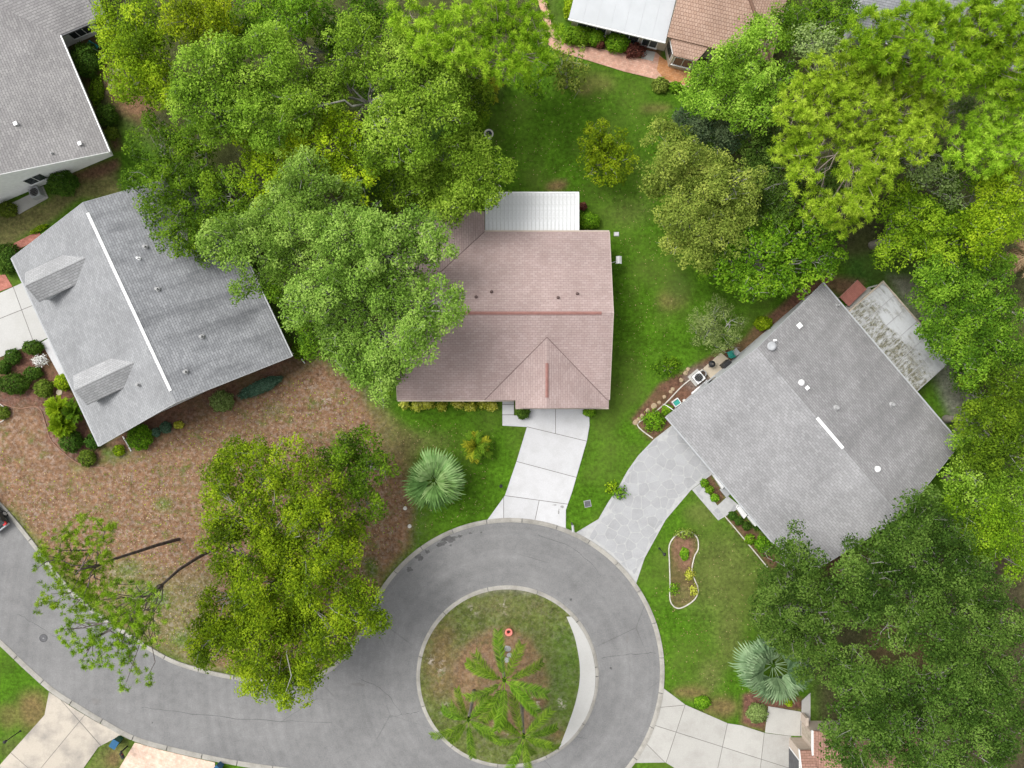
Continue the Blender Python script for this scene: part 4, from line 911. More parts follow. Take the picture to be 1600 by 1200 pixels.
MB().box(0.84,0.976,-8.4,1.9,2.56,2.73).build('gutter', M['white'], hB)
opening(hB, '-x', 0.85, 0.95, 2.1, 0.08, 1.1, 'door', 1, 'tan_wall', 'wood')
MB().box(1.0,1.25,1.5,2.2,0,1.1).build('porch_wall', M['tan_wall'], hB)

# ------------------------------------------------------------------ vegetation
def leaf_mesh(name, p, nrm, ln, wd, tint, mat, axis=None, rng=None):
    n = len(p); nrm = nrm/np.maximum(1e-6, np.linalg.norm(nrm, axis=1, keepdims=True))
    a = rng.normal(size=(n,3)) if axis is None else axis
    a = a-nrm*(a*nrm).sum(1, keepdims=True); a /= np.maximum(1e-6, np.linalg.norm(a, axis=1, keepdims=True)); b = np.cross(nrm, a)
    ln = ln[:,None]; wd = wd[:,None]
    v = np.stack([p+a*ln, p+b*wd, p-a*ln, p-b*wd], 1).reshape(-1, 3)
    me = quads_mesh(name, v, np.arange(4*n).reshape(n,4), mat)
    at = me.attributes.new('tint','FLOAT','POINT'); at.data.foreach_set('value', np.repeat(np.clip(tint,0,1),4).astype(np.float32)); return me
def unit(rng, n, zmin=-1.0):
    z = rng.uniform(zmin, 1, n); t = rng.uniform(0, 2*np.pi, n); s = np.sqrt(1-z*z); return np.stack([s*np.cos(t), s*np.sin(t), z], 1)

def crown_points(rng, lobes, rs=(0.45,0.95), dens=4.6, rho=1.0, leaf=0.09, flat=0.72, fill=1.0):
    """lobes: (centre, R). returns leaf points, normals, sizes, tints and the sub-clump centres"""
    Pn, Nn_, Ln, Tn, subs = [], [], [], [], []
    for c, R in lobes:
        c = np.array(c); n = max(4, int(dens*R*R)); d = unit(rng, n, -0.35); r = rng.uniform(*rs, n)*min(1.0, 0.55+R*0.18)
        f = np.where(rng.random(n) < 0.22, rng.uniform(1.0,1.16,n), rng.uniform(0.60,1.0,n))
        sc = c+d*np.maximum(0.2, (R-r*0.6))[:,None]*f[:,None]*np.array([1,1,flat])
        subs.append((c, R, sc)); ct = np.clip(rng.normal(0.5,0.19,n)+rng.normal(0,0.08),0.05,0.97)
        cnt = np.maximum(10, (rho*r*r*2.3/(leaf*leaf)*rng.uniform(0.55,1.15,n)).astype(int)); idx = np.repeat(np.arange(n), cnt); m = len(idx)
        u = unit(rng, m, -0.55); rad = rng.uniform(0.35,1.0,m)**0.6*(1+0.12*rng.normal(size=m))
        Pn.append(sc[idx]+u*(r[idx]*rad)[:,None]*np.array([1,1,0.75]))
        Nn_.append(u*0.5+np.array([0,0,0.95])+rng.normal(size=(m,3))*0.5); Ln.append(leaf*rng.uniform(0.6,1.35,m)); Tn.append(ct[idx]+rng.normal(0,0.15,m))
        k = int(fill*R*R*40); u = unit(rng, k, -0.6); Pn.append(c+u*(R*rng.uniform(0.2,0.8,k)**0.6)[:,None]*np.array([1,1,flat*0.8])); Nn_.append(u+np.array([0,0,0.8])+rng.normal(size=(k,3))*0.5)
        Ln.append(leaf*rng.uniform(1.2,2.0,k)); Tn.append(rng.normal(0.35,0.15,k))
    return np.concatenate(Pn), np.concatenate(Nn_), np.concatenate(Ln), np.concatenate(Tn), subs

def bent(rng, a, b, k=4, wob=0.12, sag=0.0):
    a, b = np.array(a,float), np.array(b,float); L = np.linalg.norm(b-a); pts = []
    off = rng.normal(size=(k+1,3))*wob*L*0.35
    for i in range(k+1):
        t = i/k; p = a+(b-a)*t+off[i]*math.sin(math.pi*t); p[2] += sag*L*math.sin(math.pi*t); pts.append(tuple(p))
    return pts
NTREE = [0]
def lob(px, py, r, z):
    R = r*1.14*K(z); c = P(px, py, z-0.35*R); return ((c[0], c[1], z-0.75*R), R)
def tree(label, kind, lobes, ztop, base=None, name='oak_tree', group=None, leaf=0.085, rho=1.1, dens=4.3, bark='bark', twig=0.45, fill=0.8, rs=(0.4,1.05), cat='tree', trunk_r=None, fork=0.42):
    NTREE[0] += 1; rng = np.random.default_rng(100+NTREE[0])
    L = [lob(l[0], l[1], l[2], ztop-(l[3] if len(l) > 3 else rng.uniform(0,0.22)*ztop)) for l in lobes]
    cx = sum(c[0]*R*R for c, R in L)/sum(R*R for c, R in L); cy = sum(c[1]*R*R for c, R in L)/sum(R*R for c, R in L)
    b = P(*base) if base else (cx, cy, 0.0)
    root = thing(name, label, cat, (b[0],b[1],0), 0, group)
    p, nr, ln, ti, subs = crown_points(rng, L, rs, dens, rho, leaf, 0.72, fill)
    o_ = np.array([b[0],b[1],0.0])
    me = leaf_mesh('crown', p-o_, nr, ln, ln*rng.uniform(0.45,0.7,len(p)), ti, LEAF[kind], rng=rng); link('crown', me, root)
    spread = math.sqrt(sum(R*R for c, R in L)); tr = trunk_r or 0.09+0.035*spread
    fz = fork*ztop; fk = (cx*0.5+b[0]*0.5, cy*0.5+b[1]*0.5, fz)
    t = MB(); t.tube([(b[0],b[1],-0.15)]+bent(rng,(b[0],b[1],0.25),fk,3,0.06), [tr*1.6]+[tr*1.25,tr*1.05,tr*0.95,tr*0.85], 9); t.build('trunk', M[bark], root, org=(b[0],b[1],0), smooth=True)
    br = MB()
    for c, R, sc in subs:
        tip = (c[0],c[1],c[2]-R*0.15); r0 = min(tr*0.7, 0.04+R*0.034); pth = bent(rng, fk, tip, 5, 0.22, 0.04)
        br.tube(pth, [r0*(1-0.62*i/5) for i in range(6)], 6)
        for s in sc:
            if rng.random() < twig and s[2] > c[2]-0.2*R:
                e = s+(s-np.array(c))*0.14; k0 = pth[rng.integers(3,6)]
                br.tube(bent(rng, k0, e, 3, 0.3, 0.05), [0.04,0.03,0.02,0.011], 4, False)
                if rng.random() < 0.6:
                    for _q in range(2): br.tube([tuple(s), tuple(s+rng.normal(size=3)*0.35+np.array([0,0,0.3]))], [0.017,0.008], 3, False)
    br.build('branches', M['twig' if bark == 'bark' else bark], root, org=(b[0],b[1],0), smooth=True)
    return root

def needle_points(rng, tufts, dirs, n=34, ln=0.36, w=0.030):
    m = len(tufts); idx = np.repeat(np.arange(m), n); u = unit(rng, m*n, -1.0); u = u+dirs[idx]*0.55; u /= np.linalg.norm(u, axis=1, keepdims=True)
    L = ln*rng.uniform(0.75,1.15,m*n); p = tufts[idx]+u*(L*0.55)[:,None]; nr = np.cross(u, rng.normal(size=u.shape))*0.8+np.array([0,0,0.4])
    tc = np.clip(rng.normal(0.5,0.16,m),0.1,0.95); return p, nr, L*0.5, np.full(m*n, w), tc[idx]+rng.normal(0,0.12,m*n), u
def pine(label, lobes, ztop, base=None, kind='pine', per=5.2, bark='bark_pine_light', group=None, ln=0.38, n=58, tr=0.2, path=None, nw=0.021, twig=0.2, spread=1.0):
    NTREE[0] += 1; rng = np.random.default_rng(100+NTREE[0])
    L = [lob(l[0], l[1], l[2], ztop-(l[3] if len(l) > 3 else rng.uniform(0,0.16)*ztop)) for l in lobes]
    cx = sum(c[0]*R*R for c, R in L)/sum(R*R for c, R in L); cy = sum(c[1]*R*R for c, R in L)/sum(R*R for c, R in L)
    b = P(*base) if base else (cx, cy, 0.0); root = thing('pine_tree', label, 'tree', (b[0],b[1],0), 0, group); o_ = np.array([b[0],b[1],0.0])
    T, D = [], []; top = np.array((cx,cy,ztop*0.70)) if path is None else np.array(path[-1]); br = MB()
    trunk = [(b[0],b[1],-0.15)]+(bent(rng,(b[0],b[1],0.2),top,7,0.03) if path is None else path); m_ = len(trunk)
    MB().tube(trunk, [tr*(1.2-0.8*i/(m_-1)) for i in range(m_)], 9).build('trunk', M[bark], root, org=(b[0],b[1],0), smooth=True)
    for c, R in L:
        k = max(5, int(per*R*R*3.2)); d = unit(rng, k, -0.5); pos = np.array(c)+d*(R*spread*rng.uniform(0.12,1.0,k)**0.5)[:,None]*np.array([1,1,0.62])
        T.append(pos); D.append(d*0.5+np.array([0,0,0.6])); hub = trunk[-1-min(m_-2, rng.integers(0,3))]
        pth = bent(rng, hub, c, 4, 0.2, -0.02); br.tube(pth, [0.045,0.04,0.03,0.024,0.018], 5)
        for s in pos:
            if rng.random() < twig: br.tube(bent(rng, pth[rng.integers(2,5)], s, 2, 0.25, -0.03), [0.04,0.028,0.018], 4, False)
    T = np.concatenate(T); D = np.concatenate(D)
    p, nr, l, w, ti, ax = needle_points(rng, T, D, n, ln, nw)
    link('crown', leaf_mesh('crown', p-o_, nr, l, w, ti, LEAF[kind], ax, rng), root)
    br.build('branches', M[bark], root, org=(b[0],b[1],0), smooth=True); return root

WL = 'trees of the wooded strip left of the brown roof'; WR = 'trees of the wood on the right'
tree('yellow green tree overhanging the large grey house, next to its notch', 'lime', [(175,30,38),(215,20,40),(190,80,40),(225,70,42),(200,125,36),(235,120,36),(255,150,24)], 9, group=WL)
tree('brightest yellow green dense tree in the wooded strip', 'yellow', [(275,15,36),(310,20,38),(290,45,30),(335,10,30),(345,38,26)], 10.5, group=WL)
tree('broad pale green oak with grey limbs in the wooded strip above the dark green tree', 'oak', [(300,105,42),(350,85,44),(410,80,48),(440,120,48),(370,135,52),(310,160,48),(390,180,46),(330,190,32),(455,160,34),(275,150,28),(420,205,34)], 12.5, group=WL)
tree('vivid green tree crown at the top of the wooded strip', 'green', [(420,15,38),(460,20,40),(445,48,28),(480,5,30)], 10, group=WL)
tree('dark green dense tree at the corner of the dormer house roof', 'dark', [(235,225,48),(285,250,50),(235,285,46),(300,310,56),(350,300,42),(265,345,44),(330,360,46),(370,345,36),(310,215,36),(285,375,28)], 8.0, group=WL, rs=(0.4,0.8))
tree('spreading oak with a bare forked grey limb over dark grass', 'oak', [(497,140,44),(470,170,36),(555,60,44),(600,85,48),(650,75,46),(640,120,48),(690,140,44),(700,175,40),(655,165,36),(610,195,48),(590,230,34),(635,225,36),(520,105,28)], 11.5, base=(560,195), group=WL, fork=0.5, trunk_r=0.34)
tree('golden yellow green tree behind the pale oak over the dormer roof', 'yellow', [(400,225,36),(430,245,36),(410,285,36),(520,190,34),(545,205,28),(505,225,30),(540,265,36),(480,265,34),(565,290,26),(420,315,26),(460,225,30)], 9.5, group=WL)
pine('yellow green pine beside the tall bare pine trunk', [(640,18,34),(690,40,44),(665,60,30),(720,30,36),(705,75,28)], 13, kind='pine', group=WL)
pine('tall pine with bare grey trunk standing at the lawn edge', [(770,20,40),(815,25,44),(790,60,44),(830,85,32),(840,50,36),(765,90,32),(800,105,26)], 12.5, base=(783,128), kind='pine_deep', group=WL, per=4.6)
tree('low dark olive undergrowth tree beneath the tall pine', 'dark', [(735,110,36),(710,95,32),(745,150,30),(725,185,26)], 5.5, group=WL)
tree('round green oak whose edge hangs over the white patio roof', 'oak', [(690,245,38),(730,240,40),(765,265,34),(780,285,24),(680,285,42),(725,290,42),(700,315,32),(645,290,32),(755,305,24),(640,260,26)], 9.0, base=(712,262), group=WL)
tree('pale oak reaching over the roof corner of the dormer house', 'oak_grey', [(480,275,44),(520,310,44),(455,310,40),(345,370,34),(325,385,24),(380,365,38),(425,350,42),(470,355,42),(400,400,38),(450,410,40),(360,400,26),(375,455,20),(395,445,22)], 11.5, base=(470,400), group=WL, trunk_r=0.3, twig=0.7)
tree('biggest pale oak spreading over the left end of the brown roof', 'oak_grey', [(525,365,46),(575,360,42),(600,390,46),(645,360,40),(680,375,32),(655,405,34),(555,430,50),(500,450,46),(470,480,36),(540,495,46),(600,450,46),(640,480,46),(690,470,34),(705,485,24),(660,520,40),(605,530,44),(560,560,40),(585,590,38),(635,555,26),(530,545,34),(515,410,38)], 12.5, base=(575,470), group=WL, trunk_r=0.38, twig=0.75)
tree('dark green low tree filling the gap below the biggest pale oak', 'dark', [(470,500,34),(500,530,32),(475,540,20),(440,440,30),(595,590,28),(580,540,32),(610,570,24)], 5.5, group=WL)
tree('dark green understorey tree between the golden crown and patio roof', 'dark', [(590,320,26),(620,300,30),(600,250,28),(640,330,24),(560,330,24),(655,320,22)], 6.0, group=WL)
tree('small dark tree in the shade under the pale forked oak', 'dark', [(470,210,30),(560,130,24),(520,60,30),(600,30,34),(560,15,36),(500,20,30),(370,25,34),(385,55,30),(540,45,34)], 7.0, group=WL)
# front yard
tree('large yellow green tree overhanging both the brown yard and the road', 'laurel', [(365,735,42),(335,745,28),(400,715,30),(445,725,36),(345,800,44),(400,790,34),(425,830,46),(490,770,40),(505,820,42),(365,870,44),(455,880,46),(520,880,42),(395,930,46),(345,970,46),(320,1020,28),(445,950,50),(520,945,44),(565,935,30),(580,980,26),(390,1010,46),(455,1020,48),(520,1005,36),(405,1065,36),(455,1075,34),(440,1095,18),(490,1045,30),(335,1000,34),(318,985,26),(312,1015,24),(330,945,24),(410,760,34),(470,800,36),(430,870,40),(480,920,40),(400,970,40),(540,840,30),(330,850,26),(470,980,40),(550,960,34),(380,1030,34)], 10.5, base=(470,880), trunk_r=0.36, name='oak_tree')
tree('darker green tree growing against the big yellow green one beside the silver palm', 'dark', [(540,705,32),(570,700,30),(585,735,28),(545,750,34),(570,790,28),(520,720,26),(555,820,20)], 8.0, name='oak_tree')
pine('slender leaning sparse pine, dark trunk base standing open in the brown yard', [(130,840,26),(85,865,24),(110,895,26),(75,930,16),(140,905,24),(65,880,14),(150,860,18),(120,940,18),(160,820,12),(70,950,12)], 14.2, base=(278,843), kind='pine_thin', per=11.0, bark='bark_pine', n=44, ln=0.27, tr=0.15, path=[P(278,843,0.2),P(245,852,3.5),P(215,862,6.5),P(180,873,9.5),P(150,884,12),P(125,890,13.6)], nw=0.017, twig=0.08, spread=1.4)
pine('slender leaning pine with sparse crown hanging over the asphalt bend', [(150,950,26),(190,945,28),(225,955,22),(120,985,24),(165,990,28),(205,985,26),(130,1020,18),(175,1025,20),(205,1040,14),(235,990,16),(195,1068,10),(225,1065,10),(148,1035,10)], 15.2, base=(330,860), kind='pine_thin', per=10.0, bark='bark_pine', n=44, ln=0.27, tr=0.145, path=[P(330,860,0.2),P(308,872,3),P(280,890,6),P(255,912,9),P(230,935,12),P(212,952,14)], nw=0.017, twig=0.08, spread=1.4)
# right side wood
tree('olive grey mottled tree at the back lawn edge', 'olive', [(1040,215,34),(1065,240,40),(1035,270,32),(1090,255,38),(1120,265,40),(1060,300,44),(1110,310,44),(1150,290,36),(1175,275,26),(1080,345,42),(1130,350,38),(1155,325,30),(1060,375,28),(1095,390,32),(1050,335,28),(1140,380,26)], 8.5, group=WR)
tree('mid green tree beside the bay window patio', 'oak', [(1100,140,34),(1125,110,38),(1160,90,40),(1185,120,40),(1150,145,40),(1200,160,34),(1170,180,28),(1195,60,34),(1175,40,28),(1225,120,30),(1110,165,22)], 8.5, group=WR)
tree('small dark blue green tree beside the back lawn', 'teal', [(1095,185,32),(1120,200,30),(1085,205,24),(1140,215,26),(1075,180,20)], 5.5, group=WR)
tree('shaded dark tree in the gap between the olive tree and bright pine', 'deep', [(1190,230,34),(1210,200,30),(1175,215,26),(1205,260,32),(1180,310,30),(1230,290,30),(1220,320,28),(1290,290,30),(1250,250,30),(1350,300,34),(1385,250,30),(1480,250,32),(1330,270,30)], 6.2, group=WR)
pine('bright lime pine with the widest crown in the right wood', [(1290,110,34),(1340,95,36),(1370,120,42),(1300,160,44),(1350,165,46),(1405,130,36),(1420,170,42),(1450,155,34),(1260,145,32),(1245,180,30),(1390,210,44),(1330,215,40),(1270,205,32),(1235,225,28),(1255,240,26),(1430,220,34),(1375,250,36),(1340,265,30),(1455,195,26),(1320,330,34),(1290,320,28),(1350,320,26),(1260,275,24),(1375,275,26)], 13.5, kind='pine', group=WR, per=6.5, ln=0.36, n=56)
pine('deep green pine with round tufts over the half hidden grey roof', [(1370,40,34),(1400,60,36),(1355,70,28),(1425,25,36),(1450,60,30),(1480,30,36),(1520,15,36),(1540,60,36),(1505,80,36),(1565,30,34),(1580,75,34),(1480,110,28),(1520,110,28),(1420,90,28),(1390,90,24),(1590,10,30),(1500,130,20),(1550,95,34),(1595,105,34),(1560,0,34),(1605,50,34),(1530,40,30),(1450,5,28),(1600,135,26),(1495,55,28)], 14.5, kind='pine_deep', group=WR, per=5.0, ln=0.42, n=66)
pine('yellow green pine at the edge of the right wood below the tufted pine', [(1560,130,36),(1590,160,36),(1530,200,34),(1570,210,38),(1510,230,32),(1545,245,30),(1590,240,30),(1600,190,30)], 12, kind='pine', group=WR, per=5.0)
tree('grey green wispy tree between the two bright pines', 'grey', [(1500,170,30),(1475,275,28),(1490,300,26),(1440,270,24),(1520,165,20),(1270,60,34),(1300,75,30)], 8.5, group=WR, rho=0.55, twig=0.9)
tree('dense round green tree above the mulch strip of the speckled house', 'green', [(1140,405,40),(1180,390,44),(1225,370,46),(1270,370,40),(1160,430,32),(1200,430,40),(1245,415,42),(1285,405,34),(1310,390,24),(1120,430,24),(1170,455,22),(1225,440,26),(1105,415,22),(1285,345,30),(1240,330,28)], 7.0, group=WR, rs=(0.35,0.7), leaf=0.1)
tree('yellow tinged tree behind the red deck', 'spring', [(1415,310,34),(1440,335,36),(1400,345,30),(1450,370,34),(1420,380,34),(1395,385,24),(1470,350,26),(1480,395,26),(1385,400,16)], 8.0, group=WR)
tree('golden green tree at the wood edge above the dead palm', 'lime', [(1560,300,38),(1590,290,34),(1530,340,34),(1570,350,38),(1540,380,32),(1595,340,34),(1515,370,26),(1570,270,26)], 9.5, group=WR)
tree('mid green tree leaning toward the weathered porch roof', 'mid', [(1480,430,36),(1455,455,28),(1520,440,40),(1560,430,34),(1490,480,38),(1460,500,26),(1530,490,42),(1575,480,36),(1500,530,36),(1470,525,24),(1550,540,40),(1590,540,36),(1520,575,30),(1445,440,18)], 8.5, group=WR)
tree('dark green tree standing behind the far corner of the speckled house', 'dark', [(1540,620,34),(1580,600,36),(1560,660,38),(1595,660,34),(1520,650,24),(1585,710,36),(1545,710,30),(1515,720,24)], 8.5, group=WR)
tree('pale leaved tree beside the far end of the speckled roof', 'oak', [(1520,700,26),(1510,745,28),(1545,750,34),(1580,760,34),(1540,790,32),(1495,770,20),(1590,800,30)], 7.5, group=WR, rho=0.8)
tree('lime green tree between the speckled house and the large dark oak', 'spring', [(1540,830,36),(1570,850,34),(1530,870,30),(1590,820,32),(1560,800,30),(1500,800,26),(1590,880,30)], 9.5, group=WR)
tree('deep green oak crown covering the front corner of the speckled roof', 'deep', [(1250,850,26),(1225,870,26),(1270,875,26),(1240,905,38),(1280,920,38),(1210,920,28),(1205,960,30),(1245,955,40),(1290,965,40),(1230,1000,36),(1275,1005,36),(1310,930,26),(1300,1030,30),(1265,1040,28),(1215,985,26)], 9.5, base=(1260,925), group=WR)
tree('largest deep green oak shading the red brown roofed house', 'deep', [(1370,880,42),(1340,905,34),(1410,850,42),(1450,825,40),(1490,840,40),(1430,890,44),(1480,890,44),(1520,900,36),(1380,930,44),(1440,940,44),(1500,950,46),(1550,930,40),(1340,950,32),(1400,985,40),(1470,1000,46),(1530,1000,46),(1580,980,40),(1425,800,28),(1460,790,24),(1400,830,24)], 11.5, base=(1440,900), group=WR, trunk_r=0.4)
tree('deep green oak over the roof of the red brown house', 'deep', [(1340,1060,42),(1380,1080,42),(1350,1110,44),(1320,1140,36),(1400,1130,44),(1360,1170,44),(1430,1080,36),(1440,1150,42),(1490,1060,40),(1540,1060,44),(1500,1110,46),(1560,1110,44),(1480,1180,42),(1550,1170,44),(1590,1060,36),(1590,1150,36),(1310,1180,30),(1420,1195,36)], 10.5, group=WR, trunk_r=0.36)
tree('small airy grey twigged tree at the corner patio of the speckled house', 'grey', [(1095,500,24),(1120,490,26),(1145,505,22),(1105,525,24),(1135,525,26),(1120,540,18),(1090,520,16)], 4.0, base=(1113,520), name='small_tree', leaf=0.06, rho=0.8, twig=0.35, fill=0.8, rs=(0.35,0.7), dens=5.5)
tree('round citrus like tree alone in the middle of the back lawn', 'lime', [(930,220,28),(960,215,26),(945,245,32),(920,245,22),(970,245,24),(950,270,22),(965,275,18),(915,225,16),(940,198,16)], 4.2, name='small_tree', leaf=0.085, rs=(0.35,0.65), rho=1.3, twig=0.2)
tree('pale olive shrubby tree at the bend of the paver path', 'olive', [(875,95,24),(900,90,24),(885,115,26),(905,115,18),(880,130,16)], 4.5, name='small_tree', leaf=0.1, rs=(0.35,0.65), rho=0.8)
tree('tall hedge of green foliage left of the paver path', 'green', [(840,130,20),(855,100,18),(822,130,18)], 4.0, name='small_tree')
tree('dark tree standing between the tan tiled house and the grey hidden roof', 'dark', [(1250,30,30),(1280,20,30),(1310,25,28),(1245,60,24),(1300,50,22),(1335,15,26),(1225,20,20)], 6.5, group=WR)

tree('low mid green thicket tree between the speckled house and the wood edge', 'mid', [(1520,590,28),(1545,575,28),(1535,640,26),(1520,690,24),(1555,720,30),(1590,750,30),(1575,690,28),(1600,620,30),(1560,770,28),(1525,770,24)], 6.0, group=WR)
tree('shaded understorey tree beneath the yellow tinged tree and golden tree', 'mid', [(1470,320,28),(1500,340,28),(1490,385,26),(1520,405,28),(1470,410,22),(1560,405,26),(1500,270,28),(1545,290,26)], 6.0, group=WR)
# shrubs
def shrub(px, py, rx, h, kind, label, group=None, ry=None, name='shrub', leaf=0.075, rough=0.14, rho=0.75, rot=0.0, clump=0):
    NTREE[0] += 1; rng = np.random.default_rng(100+NTREE[0]); b = P(px, py, h*0.5); a = rx*K(h*0.6); c_ = (ry or rx)*K(h*0.6)
    root = thing(name, label, 'shrub', (b[0],b[1],0), rot, group)
    n = int(rho*(a*c_*3.1+(a+c_)*h*2.2)*3.0/(leaf*leaf*1.3)); u = unit(rng, n, -0.25)
    ang = np.arctan2(u[:,1],u[:,0]); bump = 1+rough*(np.sin(ang*5+rng.uniform(0,6)+3*u[:,2])*0.5+np.sin(ang*9+rng.uniform(0,6)-4*u[:,2])*0.4)+rng.normal(0,rough*0.5,n)
    p = u*np.array([a,c_,h*0.62])*bump[:,None]*rng.uniform(0.72,1.0,n)[:,None]**0.5; p[:,2] = np.maximum(0.02, p[:,2]+h*0.36)
    nr = u+np.array([0,0,0.3])+rng.normal(size=(n,3))*0.45; ln = leaf*rng.uniform(0.7,1.3,n)
    link('foliage', leaf_mesh('foliage', p, nr, ln, ln*0.6, np.clip(rng.normal(0.5,0.2,n),0,1), LEAF[kind], rng=rng), root)
    st = MB()
    for i in range(5): st.tube([(0,0,-0.05),(a*0.25*math.cos(i*1.3),c_*0.25*math.sin(i*1.3),h*0.3),(a*0.5*math.cos(i*1.3),c_*0.5*math.sin(i*1.3),h*0.6)],[0.03,0.025,0.015],5)
    st.build('stem', M['bark'], root); return root
GB = 'clipped shrubs in the mulch bed of the dormer house'
shrub(50,543,15,1.0,'box','clipped green shrub at the driveway edge nearest the dormer house porch',GB,11)
shrub(19,557,12,0.9,'box','clipped green shrub second along the driveway edge of the dormer house',GB)
shrub(5,574,11,0.9,'box','clipped green shrub half behind the largest dark shrub of the bed',GB)
shrub(20,600,24,1.2,'box','largest dark clipped shrub in the mulch bed by the driveway',GB,16)
shrub(51,583,14,0.9,'box','oval clipped shrub beside the white flowering plant',GB,10)
shrub(67,607,14,1.0,'box_light','lighter round shrub beside the round stepping stone',GB)
shrub(110,690,17,1.2,'box','round green shrub below the two spiky cycads',GB)
shrub(145,690,12,1.0,'box','round shrub tucked under the corner eave of the dormer house',GB)
shrub(135,716,13,0.9,'box_light','small round shrub at the tip of the curving bed edging',GB)
shrub(98,597,13,1.0,'lime','yellow green shrub by the porch slab of the dormer house',GB)
shrub(4,645,10,0.6,'box_light','small shrub inside the white edging hoop')
shrub(92,560,1,0.2,'box','tiny green sprout at the porch slab') if False else None
shrub(62,563,11,0.6,'white_flower','white flowering plant in the mulch bed',None,9,'flowering_plant',0.06,0.35,0.35)
shrub(217,684,19,1.3,'green','bright green shrub against the gable end of the dormer house')
shrub(346,627,18,1.0,'grey','grey green square shrub along the gable wall',None,16)
shrub(405,605,36,1.1,'blue','long blue green hedge along the gable wall',None,10,'hedge',0.07,0.12,1.0,math.radians(24))
shrub(243,676,7,0.5,'blue','small blue green tuft next to the bright green shrub'); shrub(258,668,9,0.6,'blue','second blue green tuft along the gable wall')
shrub(279,664,8,0.5,'gold','small yellow flowering clump along the gable wall',None,6); shrub(185,704,9,0.5,'lime','small lime plant beside the white drainpipe')
shrub(466,548,12,1.4,'dark','dark shrub at the rear corner of the dormer house')
shrub(133,92,23,1.7,'box','tall round dark shrub in the notch of the large grey house',None,26)
shrub(165,180,17,1.3,'box','round dark shrub midway along the wall of the large grey house'); shrub(174,208,10,0.8,'box_light','small light round shrub beside the wall of the large grey house')
shrub(150,140,11,0.5,'dark','low green planting between two round dark shrubs',None,24); shrub(96,285,23,1.5,'box','square clipped dark shrub beside the air conditioner',None,20)
shrub(10,327,15,0.8,'box_light','low leafy shrub near the air conditioner slab',None,12); shrub(10,404,20,1.4,'box','dark round shrub beside the brick path',None,24)
shrub(60,400-42,14,0.4,'lime','low green strip beside the brick path and roof edge',None,4,'shrub',0.07,0.2,0.7,math.radians(28))
# centre house
for i, (px, lab) in enumerate(((632,'end'),(652,''),(668,''),(690,''),(716,''),(735,''),(755,''),(768,''))):
    shrub(px,632+(i%2)*3,7+(i%3)*1.5,0.7,'gold',('eighth','seventh','sixth','fifth','fourth','third','second','first')[i]+' yellow plant from the front walk in the row along the front wall','yellow plants along the front wall',7,'bedding_plant',0.10,0.4,0.6)
shrub(817,644,11,1.1,'box','round dark shrub in the elbow of the front walk'); shrub(921,644,10,0.8,'green','low green shrub by the garage corner',None,7)
shrub(920,345,17,1.2,'green','bright green shrub at the end of the white patio roof',None,13); shrub(911,322,6,0.7,'red','small reddish shrub beside the white patio roof')
shrub(968,770,11,0.7,'green','small leafy plant spilling over the flagstone driveway edge',None,9,'shrub',0.10,0.4,0.4); shrub(957,762,9,0.6,'lime','low lime plant beside the flagstone driveway',None,9,'shrub',0.10,0.4,0.3)
shrub(748,185,16,1.6,'green','leafy dark shrub at the wood edge beside the small yellow palm')
# speckled house beds
shrub(1023,658,16,0.7,'green','leafy green clump in the corner bed of the speckled house',None,15,'shrub',0.09,0.3); shrub(1043,641,9,0.6,'green','small green plant beside the white arch')
shrub(1193,505,14,0.9,'lime','yellow green shrub in the mulch strip of the speckled house',None,11); shrub(1044,575,20,0.5,'dark','low dark plant in the side lawn',None,16,'shrub',0.10,0.5,0.25); shrub(1050,566,9,0.6,'green','small bushy sprout in the side lawn',None,8,'shrub',0.08,0.4,0.4)
for px, py, w_ in ((1101,755,'nearest the driveway'),(1109,765,'in the middle'),(1117,778,'nearest the porch step')): shrub(px,py,6.5,0.5,'green','small green planter plant by the speckled house walk, '+w_,'plants in the planter by the walk')
for px, py, w_ in ((1145,806,'first'),(1155,814,'second'),(1167,822,'third'),(1184,822,'fourth')): shrub(px,py,7,0.5,'box',w_+' small dark plant from the walk in the bed with straight edging','plants along the straight edging')
shrub(1172,843,8,0.5,'green','isolated small plant in the bed with straight edging'); shrub(1194,851,14,0.9,'green','largest bright green plant in the bed with straight edging',None,13)
shrub(1070,866,7,0.4,'green','small plant in the middle of the mulch island',None,10); shrub(1078,898,7,0.4,'gold','orange yellow plant at the waist of the mulch island',None,8,'shrub',0.08,0.4,0.5); shrub(1072,834,14,0.4,'olive','low plants at the rounded head of the mulch island',None,7,'shrub',0.08,0.4,0.4); shrub(1085,922,6,0.35,'gold','small yellow plant at the foot of the mulch island',None,8,'shrub',0.08,0.4,0.4); shrub(1053,920,8,0.35,'green','low plant at the foot of the mulch island',None,9,'shrub',0.08,0.4,0.4)
shrub(1098,1098,13,0.6,'green','bright green clump at the edge of the lower right driveway',None,10); shrub(1184,1115,16,0.8,'grey','grey green shrub in the bed below the silver palm',None,15); shrub(1232,1098,6,0.7,'lime','small lime plant at the front walk')
# top house
shrub(905,55,26,1.3,'green','leafy hedge left end under the flat white roof',None,15); shrub(930,58,14,1.3,'green','leafy hedge middle under the flat white roof',None,12); shrub(965,65,19,1.4,'green','round leafy shrub under the flat white roof',None,15); shrub(992,78,16,0.8,'red','burgundy leaved shrub beside the grey doorstep',None,11,'shrub',0.08,0.3); shrub(937,66,7,0.9,'red','small burgundy shrub between the leafy hedges',None,9)
shrub(1032,132,13,0.9,'olive','round olive shrub at the end of the paver path',None,12); shrub(1055,135,11,0.7,'green','small green shrub beside the paver patio corner',None,8)
shrub(895,12,14,1.4,'lime','pale shrub at the corner of the flat white roof',None,18)

